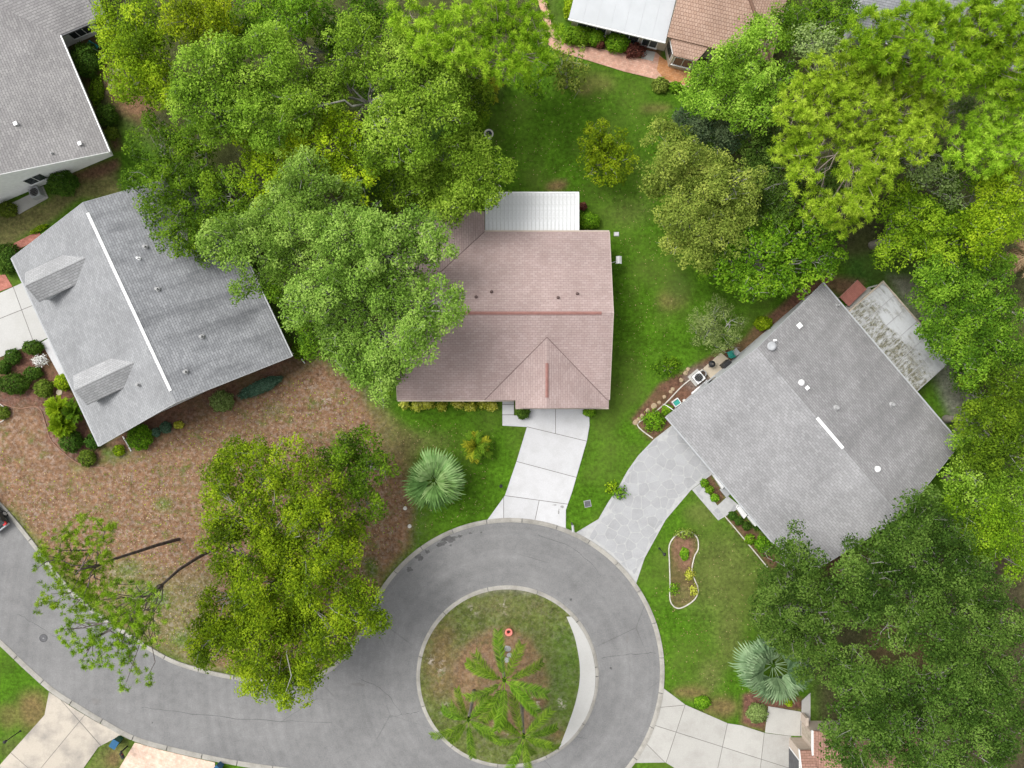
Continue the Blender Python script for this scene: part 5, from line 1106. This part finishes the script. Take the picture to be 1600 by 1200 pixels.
# palms -------------------------------------------------------------
def fan_frond_mesh(name, pet, blade, mat, seed, nseg=22, half=105, toff=0.0, wf=0.052):
    rng = np.random.default_rng(seed); V, Q, T = [], [], []
    def quad(a, b, c, d, t): 
        k = len(V); V.extend([a,b,c,d]); Q.append([k,k+1,k+2,k+3]); T.extend([t]*4)
    quad((0,-0.025,0),(pet,-0.018,0),(pet,0.018,0),(0,0.025,0),0.75)
    for i in range(nseg):
        a = math.radians(-half+2*half*i/(nseg-1)); L = blade*(0.72+0.28*math.cos(a*0.8))*rng.uniform(0.88,1.08); w = wf*blade/1.2
        d = np.array([math.cos(a), math.sin(a), 0.0]); s = np.array([-d[1], d[0], 0.0]); t = rng.uniform(0.25,0.65)+toff
        p0 = np.array([pet,0,0.0]); p1 = p0+d*L*0.55+np.array([0,0,0.10*abs(math.sin(a))]); p2 = p0+d*L*0.86+np.array([0,0,-0.05*L]); p3 = p0+d*L+np.array([0,0,-0.22*L])
        up = np.array([0,0,0.03*(1 if i%2 else -1)])
        quad(p0-s*0.012, p0+s*0.012, p1+s*w+up, p1-s*w-up, t); quad(p1-s*w-up, p1+s*w+up, p2+s*w*0.6, p2-s*w*0.6, t+0.05); quad(p2-s*w*0.6, p2+s*w*0.6, p3+s*0.006, p3-s*0.006, t+0.15)
    me = quads_mesh(name, np.array(V,float), np.array(Q), mat); at = me.attributes.new('tint','FLOAT','POINT'); at.data.foreach_set('value', np.array(T,np.float32)); return me
def feather_frond_mesh(name, L, mat, seed, droop=0.9, nl=34, ll=0.55):
    rng = np.random.default_rng(seed); V, Q, T = [], [], []
    def quad(a, b, c, d, t):
        k = len(V); V.extend([a,b,c,d]); Q.append([k,k+1,k+2,k+3]); T.extend([t]*4)
    def pt(t): return np.array([L*(t-0.12*t*t*t), 0.05*L*math.sin(t*2.5)*0.6, L*(0.34*t-droop*0.62*t*t)])
    K_ = 12
    for i in range(K_):
        a, b = pt(i/K_), pt((i+1)/K_); w = 0.035*(1-i/K_)+0.008; quad(a+[0,-w,0], b+[0,-w,0], b+[0,w,0], a+[0,w,0], 0.75)
    for i in range(nl):
        t = 0.16+0.84*i/(nl-1); p = pt(t); q = pt(min(1,t+0.02)); d = (q-pt(t-0.02)); d /= np.linalg.norm(d)
        l = ll*(0.55+0.75*math.sin(math.pi*min(1,(t-0.1)*0.95)))*rng.uniform(0.85,1.1)
        for s in (-1, 1):
            side = np.array([0,s,0.0]); e = d*0.75*l+side*l*0.85+np.array([0,0,rng.uniform(-0.45,0.15)*l]); w = d*0.034; tt = rng.uniform(0.15,0.7); m = p+e*0.55+np.array([0,0,0.07*l])
            quad(p-w*0.6, p+w*0.6, m+w, m-w, tt); quad(m-w, m+w, p+e+w*0.15, p+e-w*0.15, tt+0.1)
    me = quads_mesh(name, np.array(V,float), np.array(Q), mat); at = me.attributes.new('tint','FLOAT','POINT'); at.data.foreach_set('value', np.array(T,np.float32)); return me
def palm(label, base, top, ztop, meshes, nf, el0, el1, tr=0.16, seed=1, name='palm_tree', group=None, cat='palm', sc=(0.85,1.1), trunk='palm_trunk'):
    rng = random.Random(seed); b = P(*base); c = P(top[0], top[1], ztop); root = thing(name, label, cat, (b[0],b[1],0), 0, group)
    cl = Vector((c[0]-b[0], c[1]-b[1], ztop))
    pth = [(0,0,-0.15),(cl.x*0.2,cl.y*0.2,ztop*0.3),(cl.x*0.6,cl.y*0.6,ztop*0.7),tuple(cl)]
    MB().tube(pth, [tr*1.35,tr*1.05,tr*0.9,tr*0.75], 10).build('trunk', M[trunk], root, smooth=True)
    MB().lathe([(tr*0.8,-0.3),(tr*1.25,-0.05),(tr*0.9,0.2),(0.03,0.45)], tuple(cl), 10).build('crownshaft', LEAF['frond'], root, smooth=True)
    for i in range(nf):
        az = i*2.39996+rng.uniform(-0.25,0.25); f = i/max(1,nf-1); el = el0+(el1-el0)*f+rng.uniform(-0.1,0.1)
        o = link('frond', meshes[rng.randrange(len(meshes))], root); o.location = cl+Vector((0,0,0.1)); o.rotation_euler = (rng.uniform(-0.25,0.25), -el, az); s = rng.uniform(*sc); o.scale = (s,s,s)
    return root
fanA = [fan_frond_mesh('frond', 0.55, 1.85, LEAF['fan_green'], 40+i, 13, 42, (-0.25,0.0,0.15,0.25,-0.1)[i], 0.055) for i in range(5)]
palm('round silver green fan palm in the front lawn of the brown house', (688,742), (678,750), 2.6, fanA, 30, 1.0, -0.35, 0.22, 3, 'fan_palm', sc=(0.8,1.18))
fanB = [fan_frond_mesh('frond', 1.25, 1.75, LEAF['fan'], 60+i, 18, 66, (-0.3,0.0,0.2,-0.1)[i], 0.058) for i in range(4)]
palm('larger silver blue fan palm beside the red brown house bed', (1190,1020), (1207,1038), 3.6, fanB, 24, 0.95, -0.35, 0.25, 5, 'fan_palm', sc=(0.75,1.2))
fe = [feather_frond_mesh('frond', 4.3, LEAF['frond'], 80+i, 0.85, 60, 0.52) for i in range(4)]
palm('feathery island palm nearest the pink pot', (783,1010), (788,1062), 6.6, fe, 11, 0.75, -0.25, 0.15, 7, 'feather_palm', 'palms on the traffic island', sc=(0.8,1.05))
palm('feathery island palm leaning over the kerb opposite the yellow green tree', (741,1078), (732,1124), 5.4, fe, 10, 0.7, -0.25, 0.14, 8, 'feather_palm', 'palms on the traffic island', sc=(0.62,0.85))
palm('feathery island palm beside the lower tip of the concrete crescent', (815,1100), (818,1150), 5.8, fe, 11, 0.7, -0.25, 0.14, 12, 'feather_palm', 'palms on the traffic island', sc=(0.62,0.9))
fs = [feather_frond_mesh('frond', 1.5, LEAF['frond'], 90+i, 0.7, 22, 0.32) for i in range(2)]+[feather_frond_mesh('frond', 1.4, LEAF['frond_y'], 94, 0.7, 22, 0.32)]
palm('small yellowing feather palm in the front lawn', (745,697), (744,697), 0.9, fs, 22, 1.2, 0.0, 0.12, 9, 'feather_palm')
fy = [feather_frond_mesh('frond', 1.2, LEAF['frond_y'], 97, 0.8, 20, 0.3)]
palm('small yellow palm at the wood edge of the back lawn', (764,140), (764,141), 0.9, fy, 12, 1.1, 0.1, 0.08, 10, 'feather_palm')
cy = [feather_frond_mesh('frond', 1.3, LEAF['lime'], 99, 0.6, 30, 0.22)]
palm('spiky cycad against the roof edge of the dormer house', (97,640), (96,638), 0.7, cy, 26, 1.2, 0.1, 0.12, 11, 'cycad', cat='cycad')
palm('spiky cycad just below the first one in the mulch bed', (104,664), (102,664), 0.7, cy, 30, 1.2, 0.1, 0.12, 13, 'cycad', cat='cycad')
palm('dark green cycad tucked under the eave of the dormer house', (121,645), (120,643), 0.8, [feather_frond_mesh('frond',1.2,LEAF['dark'],101,0.6,26,0.22)], 20, 1.2, 0.1, 0.1, 14, 'cycad', cat='cycad')
dd = [feather_frond_mesh('frond', 1.9, LEAF['dead'], 103, 1.0, 24, 0.3)]
palm('dead brown palm crown at the edge of the wood', (1596,405), (1602,402), 3.4, dd, 18, 0.5, -0.9, 0.15, 15, 'palm_tree')

# ------------------------------------------------------------------ small things
def at(px, py, z=0.0): return P(px, py, z)
# bird bath
b = at(764,214); t = thing('bird_bath', 'white pedestal bird bath on the back lawn', 'bird bath', b)
MB().lathe([(0.26,0),(0.26,0.06),(0.12,0.12),(0.09,0.55),(0.16,0.62)], (0,0,0), 16).build('pedestal', M['rock_white'], t, smooth=True)
MB().lathe([(0.1,0.6),(0.34,0.7),(0.42,0.8),(0.38,0.8),(0.28,0.73),(0.02,0.7)], (0,0,0), 20).build('bowl', M['rock_white'], t, smooth=True)
MB().lathe([(0.30,0.742),(0.02,0.745)], (0,0,0), 16).build('water', M['glass'], t)
# air conditioner at the large grey house
def ac(px, py, label, rz, mat='fascia'):
    b = at(px,py); t = thing('air_conditioner', label, 'air conditioner', b, rz); 
    MB().box(-0.55,0.55,-0.55,0.55,0,0.1).build('pad', M['grey_conc'], t)
    MB().box(-0.42,0.42,-0.42,0.42,0.1,0.82).build('cabinet', M[mat], t); MB().lathe([(0.36,0.80),(0.36,0.85),(0.31,0.85),(0.31,0.82),(0.02,0.82)], (0,0,0), 20).build('fan_ring', M['black'], t)
    for i in range(5): MB().box(-0.34,0.34,-0.28+i*0.14-0.012,-0.28+i*0.14+0.012,0.855,0.872).build('grille_bar', M['pipe_grey'], t)
    for s in (-1,1):
        for i in range(4): MB().box(-0.40,0.40,*sorted((s*0.42,s*0.435)),0.2+i*0.14,0.27+i*0.14).build('louvre', M['pipe_grey'], t)
ac(63,304,'pale grey air conditioner beside the white gable wall', math.radians(24)); ac(1088,590,'white air conditioner in the side strip of the speckled house', math.radians(40), 'white')
struct(MB().prism([P2(*p) for p in [(18,318),(55,300),(75,310),(30,335)]],0.008,0.06).build('concrete_pad', M['grey_conc']))
# speckled house side patio
struct(MB().prism([P2(*p) for p in [(1098,576),(1126,551),(1149,570),(1121,592),(1110,592)]],0.008,0.08).build('patio', M['patio_tan']))
b = at(1111,569,0.4); t = thing('kettle_grill', 'round black kettle grill on the tan side patio', 'grill', (b[0],b[1],0.08))
MB().lathe([(0.05,0.38),(0.2,0.42),(0.29,0.55),(0.30,0.62),(0.30,0.64),(0.24,0.76),(0.1,0.84),(0.02,0.86)], (0,0,0), 18).build('kettle', M['black'], t, smooth=True)
MB().tube([(-0.06,0,0.88),(0.06,0,0.88)],[0.02,0.02]).build('handle', M['wood'], t)
for i in range(3): MB().tube([(0.1*math.cos(i*2.1),0.1*math.sin(i*2.1),0.45),(0.3*math.cos(i*2.1),0.3*math.sin(i*2.1),0)],[0.018,0.018]).build('leg', M['dark_grey'], t)
b = at(1134,570,0.5); t = thing('gas_grill', 'black rectangular barbecue against the speckled house wall', 'grill', (b[0],b[1],0.08), math.radians(40))
MB().box(-0.38,0.38,-0.28,0.28,0.1,0.75).build('cabinet', M['black'], t); mb = MB(); sec = [(-0.3,0.76),(0.3,0.76),(0.28,0.95),(0.12,1.05),(-0.12,1.05),(-0.28,0.95)]
mb.v = [(-0.38,y,z) for y,z in sec]+[(0.38,y,z) for y,z in sec]; mb.f = [[5,4,3,2,1,0],[6,7,8,9,10,11]]+[[i,(i+1)%6,6+(i+1)%6,6+i] for i in range(6)]; mb.uv=[None]*8; mb.build('lid', M['black'], t)
MB().tube([(-0.3,-0.33,0.9),(0.3,-0.33,0.9)],[0.015,0.015]).build('handle', M['rim'], t)
for x in (-0.33,0.33):
    for y in (-0.24,0.24): MB().tube([(x,y,0),(x,y,0.12)],[0.04,0.04],8).build('caster', M['dark_grey'], t)
def chair(px, py, label, mat, rz, group=None, z=0.0):
    b = at(px,py,0.4); t = thing('garden_chair', label, 'chair', (b[0],b[1],z), rz, group)
    MB().box(-0.25,0.25,-0.24,0.24,0.38,0.42).build('seat', M[mat], t); MB().slab([(-0.25,0.22,0.42),(0.25,0.22,0.42),(0.25,0.36,0.9),(-0.25,0.36,0.9)],0.04).build('backrest', M[mat], t)
    for x in (-0.23,0.23):
        for y in (-0.22,0.22): MB().tube([(x,y,0),(x*0.95,y*0.95,0.39)],[0.02,0.02]).build('leg', M[mat], t)
        MB().box(x-0.025,x+0.025,-0.22,0.26,0.60,0.63).build('armrest', M[mat], t)
chair(1141,553,'teal garden chair on the side patio','teal_green',math.radians(200),None,0.08); chair(1150,550,'pale grey garden chair behind the teal chair','fascia',math.radians(130))
chair(148,74,'bright teal garden chair in the notch of the large grey house','teal',math.radians(60))
b = at(1098,584,0.3); t = thing('planter_pot', 'round grey pot beside the white air conditioner', 'pot', (b[0],b[1],0)); MB().lathe([(0.2,0),(0.28,0.35),(0.31,0.4),(0.31,0.45),(0.26,0.45),(0.25,0.38),(0.02,0.38)], (0,0,0), 16).build('pot', M['pipe_grey'], t, smooth=True); MB().lathe([(0.24,0.385),(0.02,0.40)],(0,0,0),12).build('soil', M['soil'], t)
b = at(1057,629,0.3); t = thing('storage_tub', 'teal lined white tub beside the speckled house', 'tub', (b[0],b[1],0), 0.6)
MB().box(-0.32,0.32,-0.28,0.28,0,0.06).box(-0.32,-0.27,-0.28,0.28,0.06,0.42).box(0.27,0.32,-0.28,0.28,0.06,0.42).box(-0.27,0.27,-0.28,-0.23,0.06,0.42).box(-0.27,0.27,0.23,0.28,0.06,0.42).build('tub', M['white'], t); MB().box(-0.265,0.265,-0.225,0.225,0.065,0.3).build('lining', M['teal_green'], t)
b = at(1069,626,0.2); t = tag(MB().lathe([(0.1,0),(0.13,0.2),(0.14,0.24),(0.11,0.24),(0.1,0.2),(0.01,0.2)], (0,0,0), 14).build('small_bucket', M['rock_white']), 'small white bucket beside the teal tub', 'bucket'); t.location = (b[0],b[1],0)
b = at(1046,640); t = tag(MB().tube([(-0.75*math.cos(math.pi*i/14),0,1.5*math.sin(math.pi*i/14)-0.02) for i in range(15)],[0.035]*15,8).build('garden_arch', M['white'], smooth=True), 'thin white pipe arch at the corner of the speckled house', 'arch'); t.location = b; t.rotation_euler = (0,0,math.radians(-40))
for i, (px, py, L) in enumerate(((1088,612,1.6),(1082,618,1.3),(1093,605,1.8))):
    b = at(px,py); o = tag(MB().box(-L/2,L/2,-0.1,0.1,0.01,0.06).box(-L/2+0.1,-L/2+0.18,-0.09,0.09,0.0,0.01).build('plank', M['wood' if i != 2 else 'white']), ('weathered board lying by the air conditioner','shorter weathered board lying nearer the teal tub','white board lying along the speckled house wall')[i], 'board'); o.location = b; o.rotation_euler = (0,0,math.radians(41))
def rock_mesh(r, seed, mat, flat=0.6):
    rg = random.Random(seed); mb = MB(); prof = []
    n = 9; rows = [(0.85,0.0),(1.0,0.35),(0.8,0.75),(0.35,1.0)]
    for rr, zz in rows:
        for k in range(n): a = 2*math.pi*k/n; q = r*rr*rg.uniform(0.82,1.12); mb.v.append((q*math.cos(a), q*math.sin(a), zz*r*flat*rg.uniform(0.9,1.1)))
    for i in range(3):
        for k in range(n): k2 = (k+1)%n; mb.f.append([i*n+k,i*n+k2,(i+1)*n+k2,(i+1)*n+k]); mb.uv.append(None)
    mb.f.append([3*n+k for k in range(n)]); mb.uv.append(None); mb.f.append([k for k in range(n)][::-1]); mb.uv.append(None); return mb.mesh('rock', M[mat])
rm = [rock_mesh(0.2, i, 'rock_tan') for i in range(3)]
for i, (px, py) in enumerate(((993,660),(998,655),(1003,650),(1012,641),(1021,635),(1022,634),(1030,629),(1038,620),(1048,612),(1051,608),(1064,594),(1071,583),(1075,577))):
    o = tag(link('border_rock', rm[i%3]), ('first','second','third','fourth','fifth','sixth','seventh','eighth','ninth','tenth','eleventh','twelfth','last')[i]+' tan rock from the corner bed in the line outside the edging', 'rock', 'tan rocks along the side strip'); o.location = at(px,py); o.rotation_euler = (0,0,i*1.3); s = RND.uniform(0.8,1.4); o.scale = (s,s,s)
wr = rock_mesh(0.19, 11, 'rock_white')
for px, py, lab in ((633,794,'white rock beside the silver palm in the lawn'),(640,822,'white rock between the silver palm and the kerb')):
    o = tag(link('white_rock', wr), lab, 'rock'); o.location = at(px,py)
o = tag(MB().lathe([(0.26,0),(0.27,0.05),(0.2,0.07),(0.02,0.07)],(0,0,0),16).build('stepping_stone', M['patio_tan']), 'round tan stepping stone in the shrub bed', 'stepping stone'); o.location = at(93,613)
# utility pieces
b = at(963,366); t = thing('utility_box', 'small pale concrete utility box in the lawn beside the brown roof', 'utility box', b)
MB().box(-0.22,0.22,-0.18,0.18,0,0.1).build('frame', M['grey_conc'], t); MB().box(-0.18,0.18,-0.14,0.14,0.1,0.13).build('lid', M['white_conc'], t)
b = at(962,412); t = thing('bird_feeder', 'white roofed bird feeder on a pole beside the brown roof', 'bird feeder', b)
MB().tube([(0,0,0),(0,0,1.5)],[0.03,0.03]).build('pole', M['white'], t); MB().box(-0.17,0.17,-0.17,0.17,1.5,1.85).build('house', M['fascia'], t)
MB().slab([(-0.24,-0.32,1.82),(-0.24,0.32,1.82),(0,0.32,2.05),(0,-0.32,2.05)],0.03).slab([(0.24,-0.32,1.82),(0.24,0.32,1.82),(0.003,0.32,2.05),(0.003,-0.32,2.05)],0.03).build('roof', M['white'], t); MB().tube([(-0.55,-0.15,1.3),(0,0,1.45)],[0.02,0.02]).build('brace', M['white'], t)
b = at(918,787); t = thing('meter_cover', 'square grey water meter cover in the grass between two driveways', 'meter cover', b, 0.2)
MB().box(-0.3,0.3,-0.3,0.3,0,0.05).build('frame', M['pipe_grey'], t); MB().box(-0.25,0.25,-0.25,0.25,0.05,0.065).build('lid', M['dark_grey'], t)
b = at(68,997); t = thing('manhole_cover', 'round iron manhole cover in the asphalt', 'manhole', (b[0],b[1],0.006)); MB().lathe([(0.36,0.0),(0.36,0.012),(0.31,0.012),(0.305,0.006),(0.02,0.006)],(0,0,0),28).build('ring', M['iron'], t); MB().lathe([(0.295,0.004),(0.29,0.016),(0.02,0.016)],(0,0,0),28).build('lid', M['dark_grey'], t)
MB().box(-0.07,0.07,-0.03,0.03,0.0165,0.02).build('lift_slot', M['pipe_grey'], t)
def mailbox(px, py, label, mat, rz, post='wood'):
    b = at(px,py); t = thing('mailbox', label, 'mailbox', b, rz); MB().box(-0.05,0.05,-0.05,0.05,-0.05,1.05).build('post', M[post], t); MB().box(-0.05,0.05,-0.5,0.12,0.92,1.0).build('arm', M[post], t)
    mb = MB(); sec = [(-0.11,1.0),(0.11,1.0)]+[(0.11*math.cos(a_),1.14+0.1*math.sin(a_)) for a_ in np.linspace(0,math.pi,7)]; n_ = len(sec)
    mb.v = [(x,-0.55,z) for x,z in sec]+[(x,0.0,z) for x,z in sec]; mb.f = [list(range(n_)),list(range(2*n_-1,n_-1,-1))]+[[(i+1)%n_,i,n_+i,n_+(i+1)%n_] for i in range(n_)]; mb.uv=[None]*(n_+2); mb.build('box', M[mat], t)
    MB().box(0.112,0.12,-0.2,-0.16,1.05,1.3).build('flag', M['tail'], t); MB().box(-0.1,0.1,-0.565,-0.55,1.02,1.2).build('door', M[mat], t)
mailbox(893,817,'pale grey mailbox on a post at the kerb between two driveways','fascia',0.1,'dark_grey'); mailbox(199,1166,'black mailbox on a black post beside the green recycling bin','black',0.5,'black')
def lamp_post(px, py, h, label):
    b = at(px,py); t = thing('lamp_post', label, 'lamp post', b); MB().tube([(0,0,-0.05),(0,0,h)],[0.045,0.035],8).build('pole', M['black'], t); MB().lathe([(0.09,0),(0.09,0.05),(0.05,0.1)],(0,0,0),12).build('base', M['black'], t)
    MB().lathe([(0.04,h),(0.11,h+0.04),(0.13,h+0.24),(0.02,h+0.25)],(0,0,0),10).build('lantern', M['glass'], t); MB().lathe([(0.15,h+0.25),(0.1,h+0.33),(0.02,h+0.38)],(0,0,0),10).build('cap', M['black'], t)
lamp_post(1030,857,1.9,'black yard lamp post in the lawn beside the flagstone driveway'); lamp_post(32,1142,1.7,'black yard lamp post in the patchy lawn beside the stained driveway'); lamp_post(783,758,0.45,'short black path light beside the white driveway')
def bin_(px, py, label, mat, lid, rz):
    b = at(px,py,0.0); t = thing('wheeled_bin', label, 'bin', b, rz); mb = MB(); mb.v = [(-0.22,-0.24,0.06),(0.22,-0.24,0.06),(0.22,0.24,0.06),(-0.22,0.24,0.06),(-0.28,-0.32,0.95),(0.28,-0.32,0.95),(0.28,0.32,0.95),(-0.28,0.32,0.95)]
    mb.f = [[3,2,1,0],[4,5,6,7],[0,1,5,4],[1,2,6,5],[2,3,7,6],[3,0,4,7]]; mb.uv = [None]*6; mb.build('body', M[mat], t)
    MB().slab([(-0.3,-0.35,1.0),(0.3,-0.35,1.0),(0.3,0.34,1.06),(-0.3,0.34,1.06)],0.05).build('lid', M[lid], t)
    for x in (-0.2,0.2): MB().tube([(x-0.03,0.26,0.1),(x+0.03,0.26,0.1)],[0.1,0.1],12).build('wheel', M['tyre'], t)
    MB().tube([(-0.22,0.4,0.98),(0.22,0.4,0.98)],[0.02,0.02]).build('handle', M[mat], t)
bin_(188,1154,'green bin with blue lid on the grass beside the stained driveway','bin_green','bin_blue',2.6); bin_(345,1194,'blue bin standing at the kerb of the paver driveway','bin_blue','bin_blue',2.4)
b = (*P2(795,985), isl_z(795,985)); t = thing('round_pot', 'salmon pink round pot on the traffic island', 'pot', b)
MB().lathe([(0.2,-0.02),(0.27,0.25),(0.33,0.3),(0.33,0.36),(0.22,0.37),(0.17,0.3),(0.16,0.12),(0.01,0.12)],(0,0,0),20).build('pot', M['pink'], t, smooth=True); MB().lathe([(0.158,0.13),(0.01,0.14)],(0,0,0),14).build('soil', M['soil'], t)
for i, (px, py, r) in enumerate(((785,1012,0.3),(788,1022,0.24),(784,1030,0.27))):
    o = tag(link('grey_rock', rock_mesh(r, 30+i, 'pipe_grey', 0.35)), ('largest flat grey rock on the traffic island','smallest flat grey rock on the island, between the other two','flat grey rock closest to the island palm trunks')[i], 'rock', 'grey rocks on the island'); o.location = (*P2(px+8,py), isl_z(px,py)-0.02)
o = tag(MB().tube([at(192,682,0.12),at(198,692,0.08),at(205,705,0.05)],[0.055]*3,8).build('drainpipe', M['white']), 'white drainpipe lying on the ground at the dormer house corner', 'drainpipe')
# fallen log in the wood and timber at the speckled house
o = tag(MB().tube([at(1252,448,0.1),at(1263,460,0.1)],[0.05,0.05],8).build('timber', M['wood']), 'thin timber lying in the mulch behind the speckled house', 'timber')
# parked car, rear corner in view
def car():
    b = at(-16,792); t = thing('car', 'dark car parked along the kerb at the brown yard, rear end showing', 'car', (b[0],b[1],0.006), math.atan2(0.80,-0.60))
    L, Wc = 2.25, 0.9; mb = MB()
    secs = [(-2.25,0.45,0.62,0.8),(-2.15,0.3,0.86,0.86),(-1.6,0.28,0.95,0.9),(0.9,0.28,0.92,0.9),(1.9,0.28,0.8,0.86),(2.25,0.42,0.62,0.74)]
    for x, z0, z1, w_ in secs: mb.v += [(x,-w_*0.94,z0),(x,-w_,(z0+z1)/2),(x,-w_*0.92,z1),(x,w_*0.92,z1),(x,w_,(z0+z1)/2),(x,w_*0.94,z0)]
    for i in range(len(secs)-1):
        for k in range(6): mb.f.append([i*6+k,(i+1)*6+k,(i+1)*6+(k+1)%6,i*6+(k+1)%6]); mb.uv.append(None)
    mb.f.append(list(range(6))); mb.f.append(list(range(len(mb.v)-1,len(mb.v)-7,-1))); mb.uv += [None,None]; mb.build('body', M['car'], t, smooth=False)
    mb = MB(); lo = [(-1.95,0.94,0.8),(1.15,0.9,0.8)]; hi = [(-1.2,1.42,0.62),(0.25,1.44,0.62)]
    mb.v = [(-1.95,-0.8,0.93),(1.15,-0.8,0.9),(1.15,0.8,0.9),(-1.95,0.8,0.93),(-1.2,-0.62,1.42),(0.25,-0.62,1.44),(0.25,0.62,1.44),(-1.2,0.62,1.42)]
    mb.f = [[4,5,6,7],[0,1,5,4],[1,2,6,5],[2,3,7,6],[3,0,4,7]]; mb.uv=[None]*5; mb.build('cabin_glass', M['glass'], t)
    MB().box(-1.2,0.25,-0.6,0.6,1.435,1.47).build('roof', M['car'], t)
    MB().box(-2.36,-2.2,-0.78,0.78,0.38,0.62).build('rear_bumper', M['car_silver'], t)
    for s in (-1,1): MB().box(-2.30,-2.02,*sorted((s*0.55,s*0.84)),0.66,0.84).build('tail_light', M['tail'], t)
    for x in (-1.35,1.35):
        for s in (-1,1):
            wv = MB().tube([(x,s*0.72,0.32),(x,s*0.93,0.32)],[0.32,0.32],20).build('wheel', M['tyre'], t); MB().tube([(x,s*0.9,0.32),(x,s*0.945,0.32)],[0.2,0.18],16).build('rim', M['rim'], wv)
car()
# dark patches of sealer and oil on the asphalt and driveway
def blotch(px, py, rx, ry, seed, root_name, mat, z, n=18):
    rg = random.Random(seed); pts = []
    for i in range(n): a = 2*math.pi*i/n; q = rg.uniform(0.45,1.2); pts.append((px+rx*q*math.cos(a), py+ry*q*math.sin(a)))
    o = MB().face([P(x,y,z) for x,y in pts[::-1]]).build(root_name, M[mat]); return struct(o)
M['patch'] = paint('asphalt_patch', (0.165,0.160,0.157), 0.9, 0.12, 2)
M['seal'] = paint('asphalt_stain', (0.095,0.094,0.094), 0.85, 0.25, 3)
for i, (px, py, rx, ry) in enumerate(((700,842,16,7),(690,850,9,5),(655,870,7,6),(640,890,5,5),(718,838,5,3),(752,832,2,2),(735,833,4,1.5),(668,862,5,3),(704,852,2,2))): blotch(px,py,rx,ry,i+3,'road_stain','seal',0.010)

# fallen leaves and weeds on the bare ground
def scatter(name, poly, n, kind, size, zz, seed, up=0.9):
    rng = np.random.default_rng(seed); xs = [p[0] for p in poly]; ys = [p[1] for p in poly]
    X = rng.uniform(min(xs),max(xs),n*3); Y = rng.uniform(min(ys),max(ys),n*3); k = sdist(X, Y, poly) < -2
    k &= sdist(X, Y, outline) > 2
    X = X[k][:n]; Y = Y[k][:n]; m = len(X); p = np.stack([(X-800)*K(0), (600-Y)*K(0), zz+rng.uniform(0,0.02,m)], 1)
    nr = np.array([0,0,up])+rng.normal(size=(m,3))*0.3; ln = size*rng.uniform(0.5,1.3,m)
    o = link(name, leaf_mesh(name, p, nr, ln, ln*0.6, rng.uniform(0.1,0.95,m), LEAF[kind], rng=rng)); o['kind'] = 'stuff'; o['label'] = {'dead':'scattered dry fallen leaves on the ground','lime':'scattered low weeds in the bare yard','olive':'thin grass tufts in the lawn'}[kind]; o['category'] = 'leaves' if kind == 'dead' else 'weeds'
yard = [(0,700),(60,735),(170,735),(300,665),(470,585),(560,620),(600,700),(640,790),(590,890),(550,990),(500,1040),(400,1052),(290,1030),(200,980),(110,905),(10,795)]
scatter('fallen_leaves', yard, 5200, 'dead', 0.07, 0.012, 5); scatter('weeds', yard, 3600, 'lime', 0.065, 0.014, 6)
scatter('fallen_leaves', [(590,640),(780,670),(760,800),(640,840),(600,760)], 500, 'dead', 0.05, 0.012, 7); scatter('fallen_leaves', [(750,150),(1000,120),(1060,420),(1100,480),(960,640),(960,320),(760,280)], 700, 'dead', 0.05, 0.012, 8)
scatter('fallen_leaves', [(1010,930),(1100,790),(1230,920),(1180,1100),(1060,1090),(1040,1040)], 500, 'dead', 0.05, 0.012, 9)
# sealed cracks across the asphalt
M['crack'] = paint('sealed_crack', (0.07,0.07,0.07), 0.9, 0.2, 3)
def crack(pts, w, seed):
    rg = random.Random(seed); c = catmull(pts, 7); c = [(x+rg.uniform(-1.2,1.2), y+rg.uniform(-1.2,1.2)) for x, y in c]; L, R_ = [], []
    for i, (x, y) in enumerate(c):
        a, b = c[max(0,i-1)], c[min(len(c)-1,i+1)]; d = max(1e-6, math.dist(a,b)); n_ = (-(b[1]-a[1])/d, (b[0]-a[0])/d); ww = w*rg.uniform(0.3,1.2)
        L.append(P(x+n_[0]*ww, y+n_[1]*ww, 0.0095)); R_.append(P(x-n_[0]*ww, y-n_[1]*ww, 0.0095))
    mb = MB()
    for i in range(len(c)-1): mb.face([L[i], L[i+1], R_[i+1], R_[i]])
    struct(mb.build('road_crack', M['crack']))
for i, (pts, w) in enumerate((([(940,1028),(985,1022),(1025,1020)],0.35),([(610,1120),(640,1115),(655,1112)],0.3),([(220,1105),(300,1115),(400,1125),(520,1128)],0.3),([(30,960),(70,985),(110,1010)],0.25),([(560,1060),(600,1080),(630,1120)],0.25),([(840,835),(900,860),(940,900)],0.22))): crack(pts, w, i)
for i, (px, py, rx, ry) in enumerate(((892,937,2.5,2.5),(955,1044,2.5,2.5),(238,1129,2,1.5),(150,1096,9,6),(560,1070,12,4),(980,1000,3,10))): blotch(px,py,rx,ry,i+40,'road_stain','seal' if i < 3 else 'patch',0.0085)

# oil and tyre marks on the white driveway
M['oil'] = paint('oil_mark', (0.24,0.235,0.23), 0.8, 0.3, 5)
for i, (px, py, rx, ry) in enumerate(((879,792,3.2,2.2),(816,778,1.2,1.0),(873,800,1.5,4.5),(866,789,5,0.8))): blotch(px, py, rx, ry, 60+i, 'driveway_stain', 'oil', 0.0595, 12)
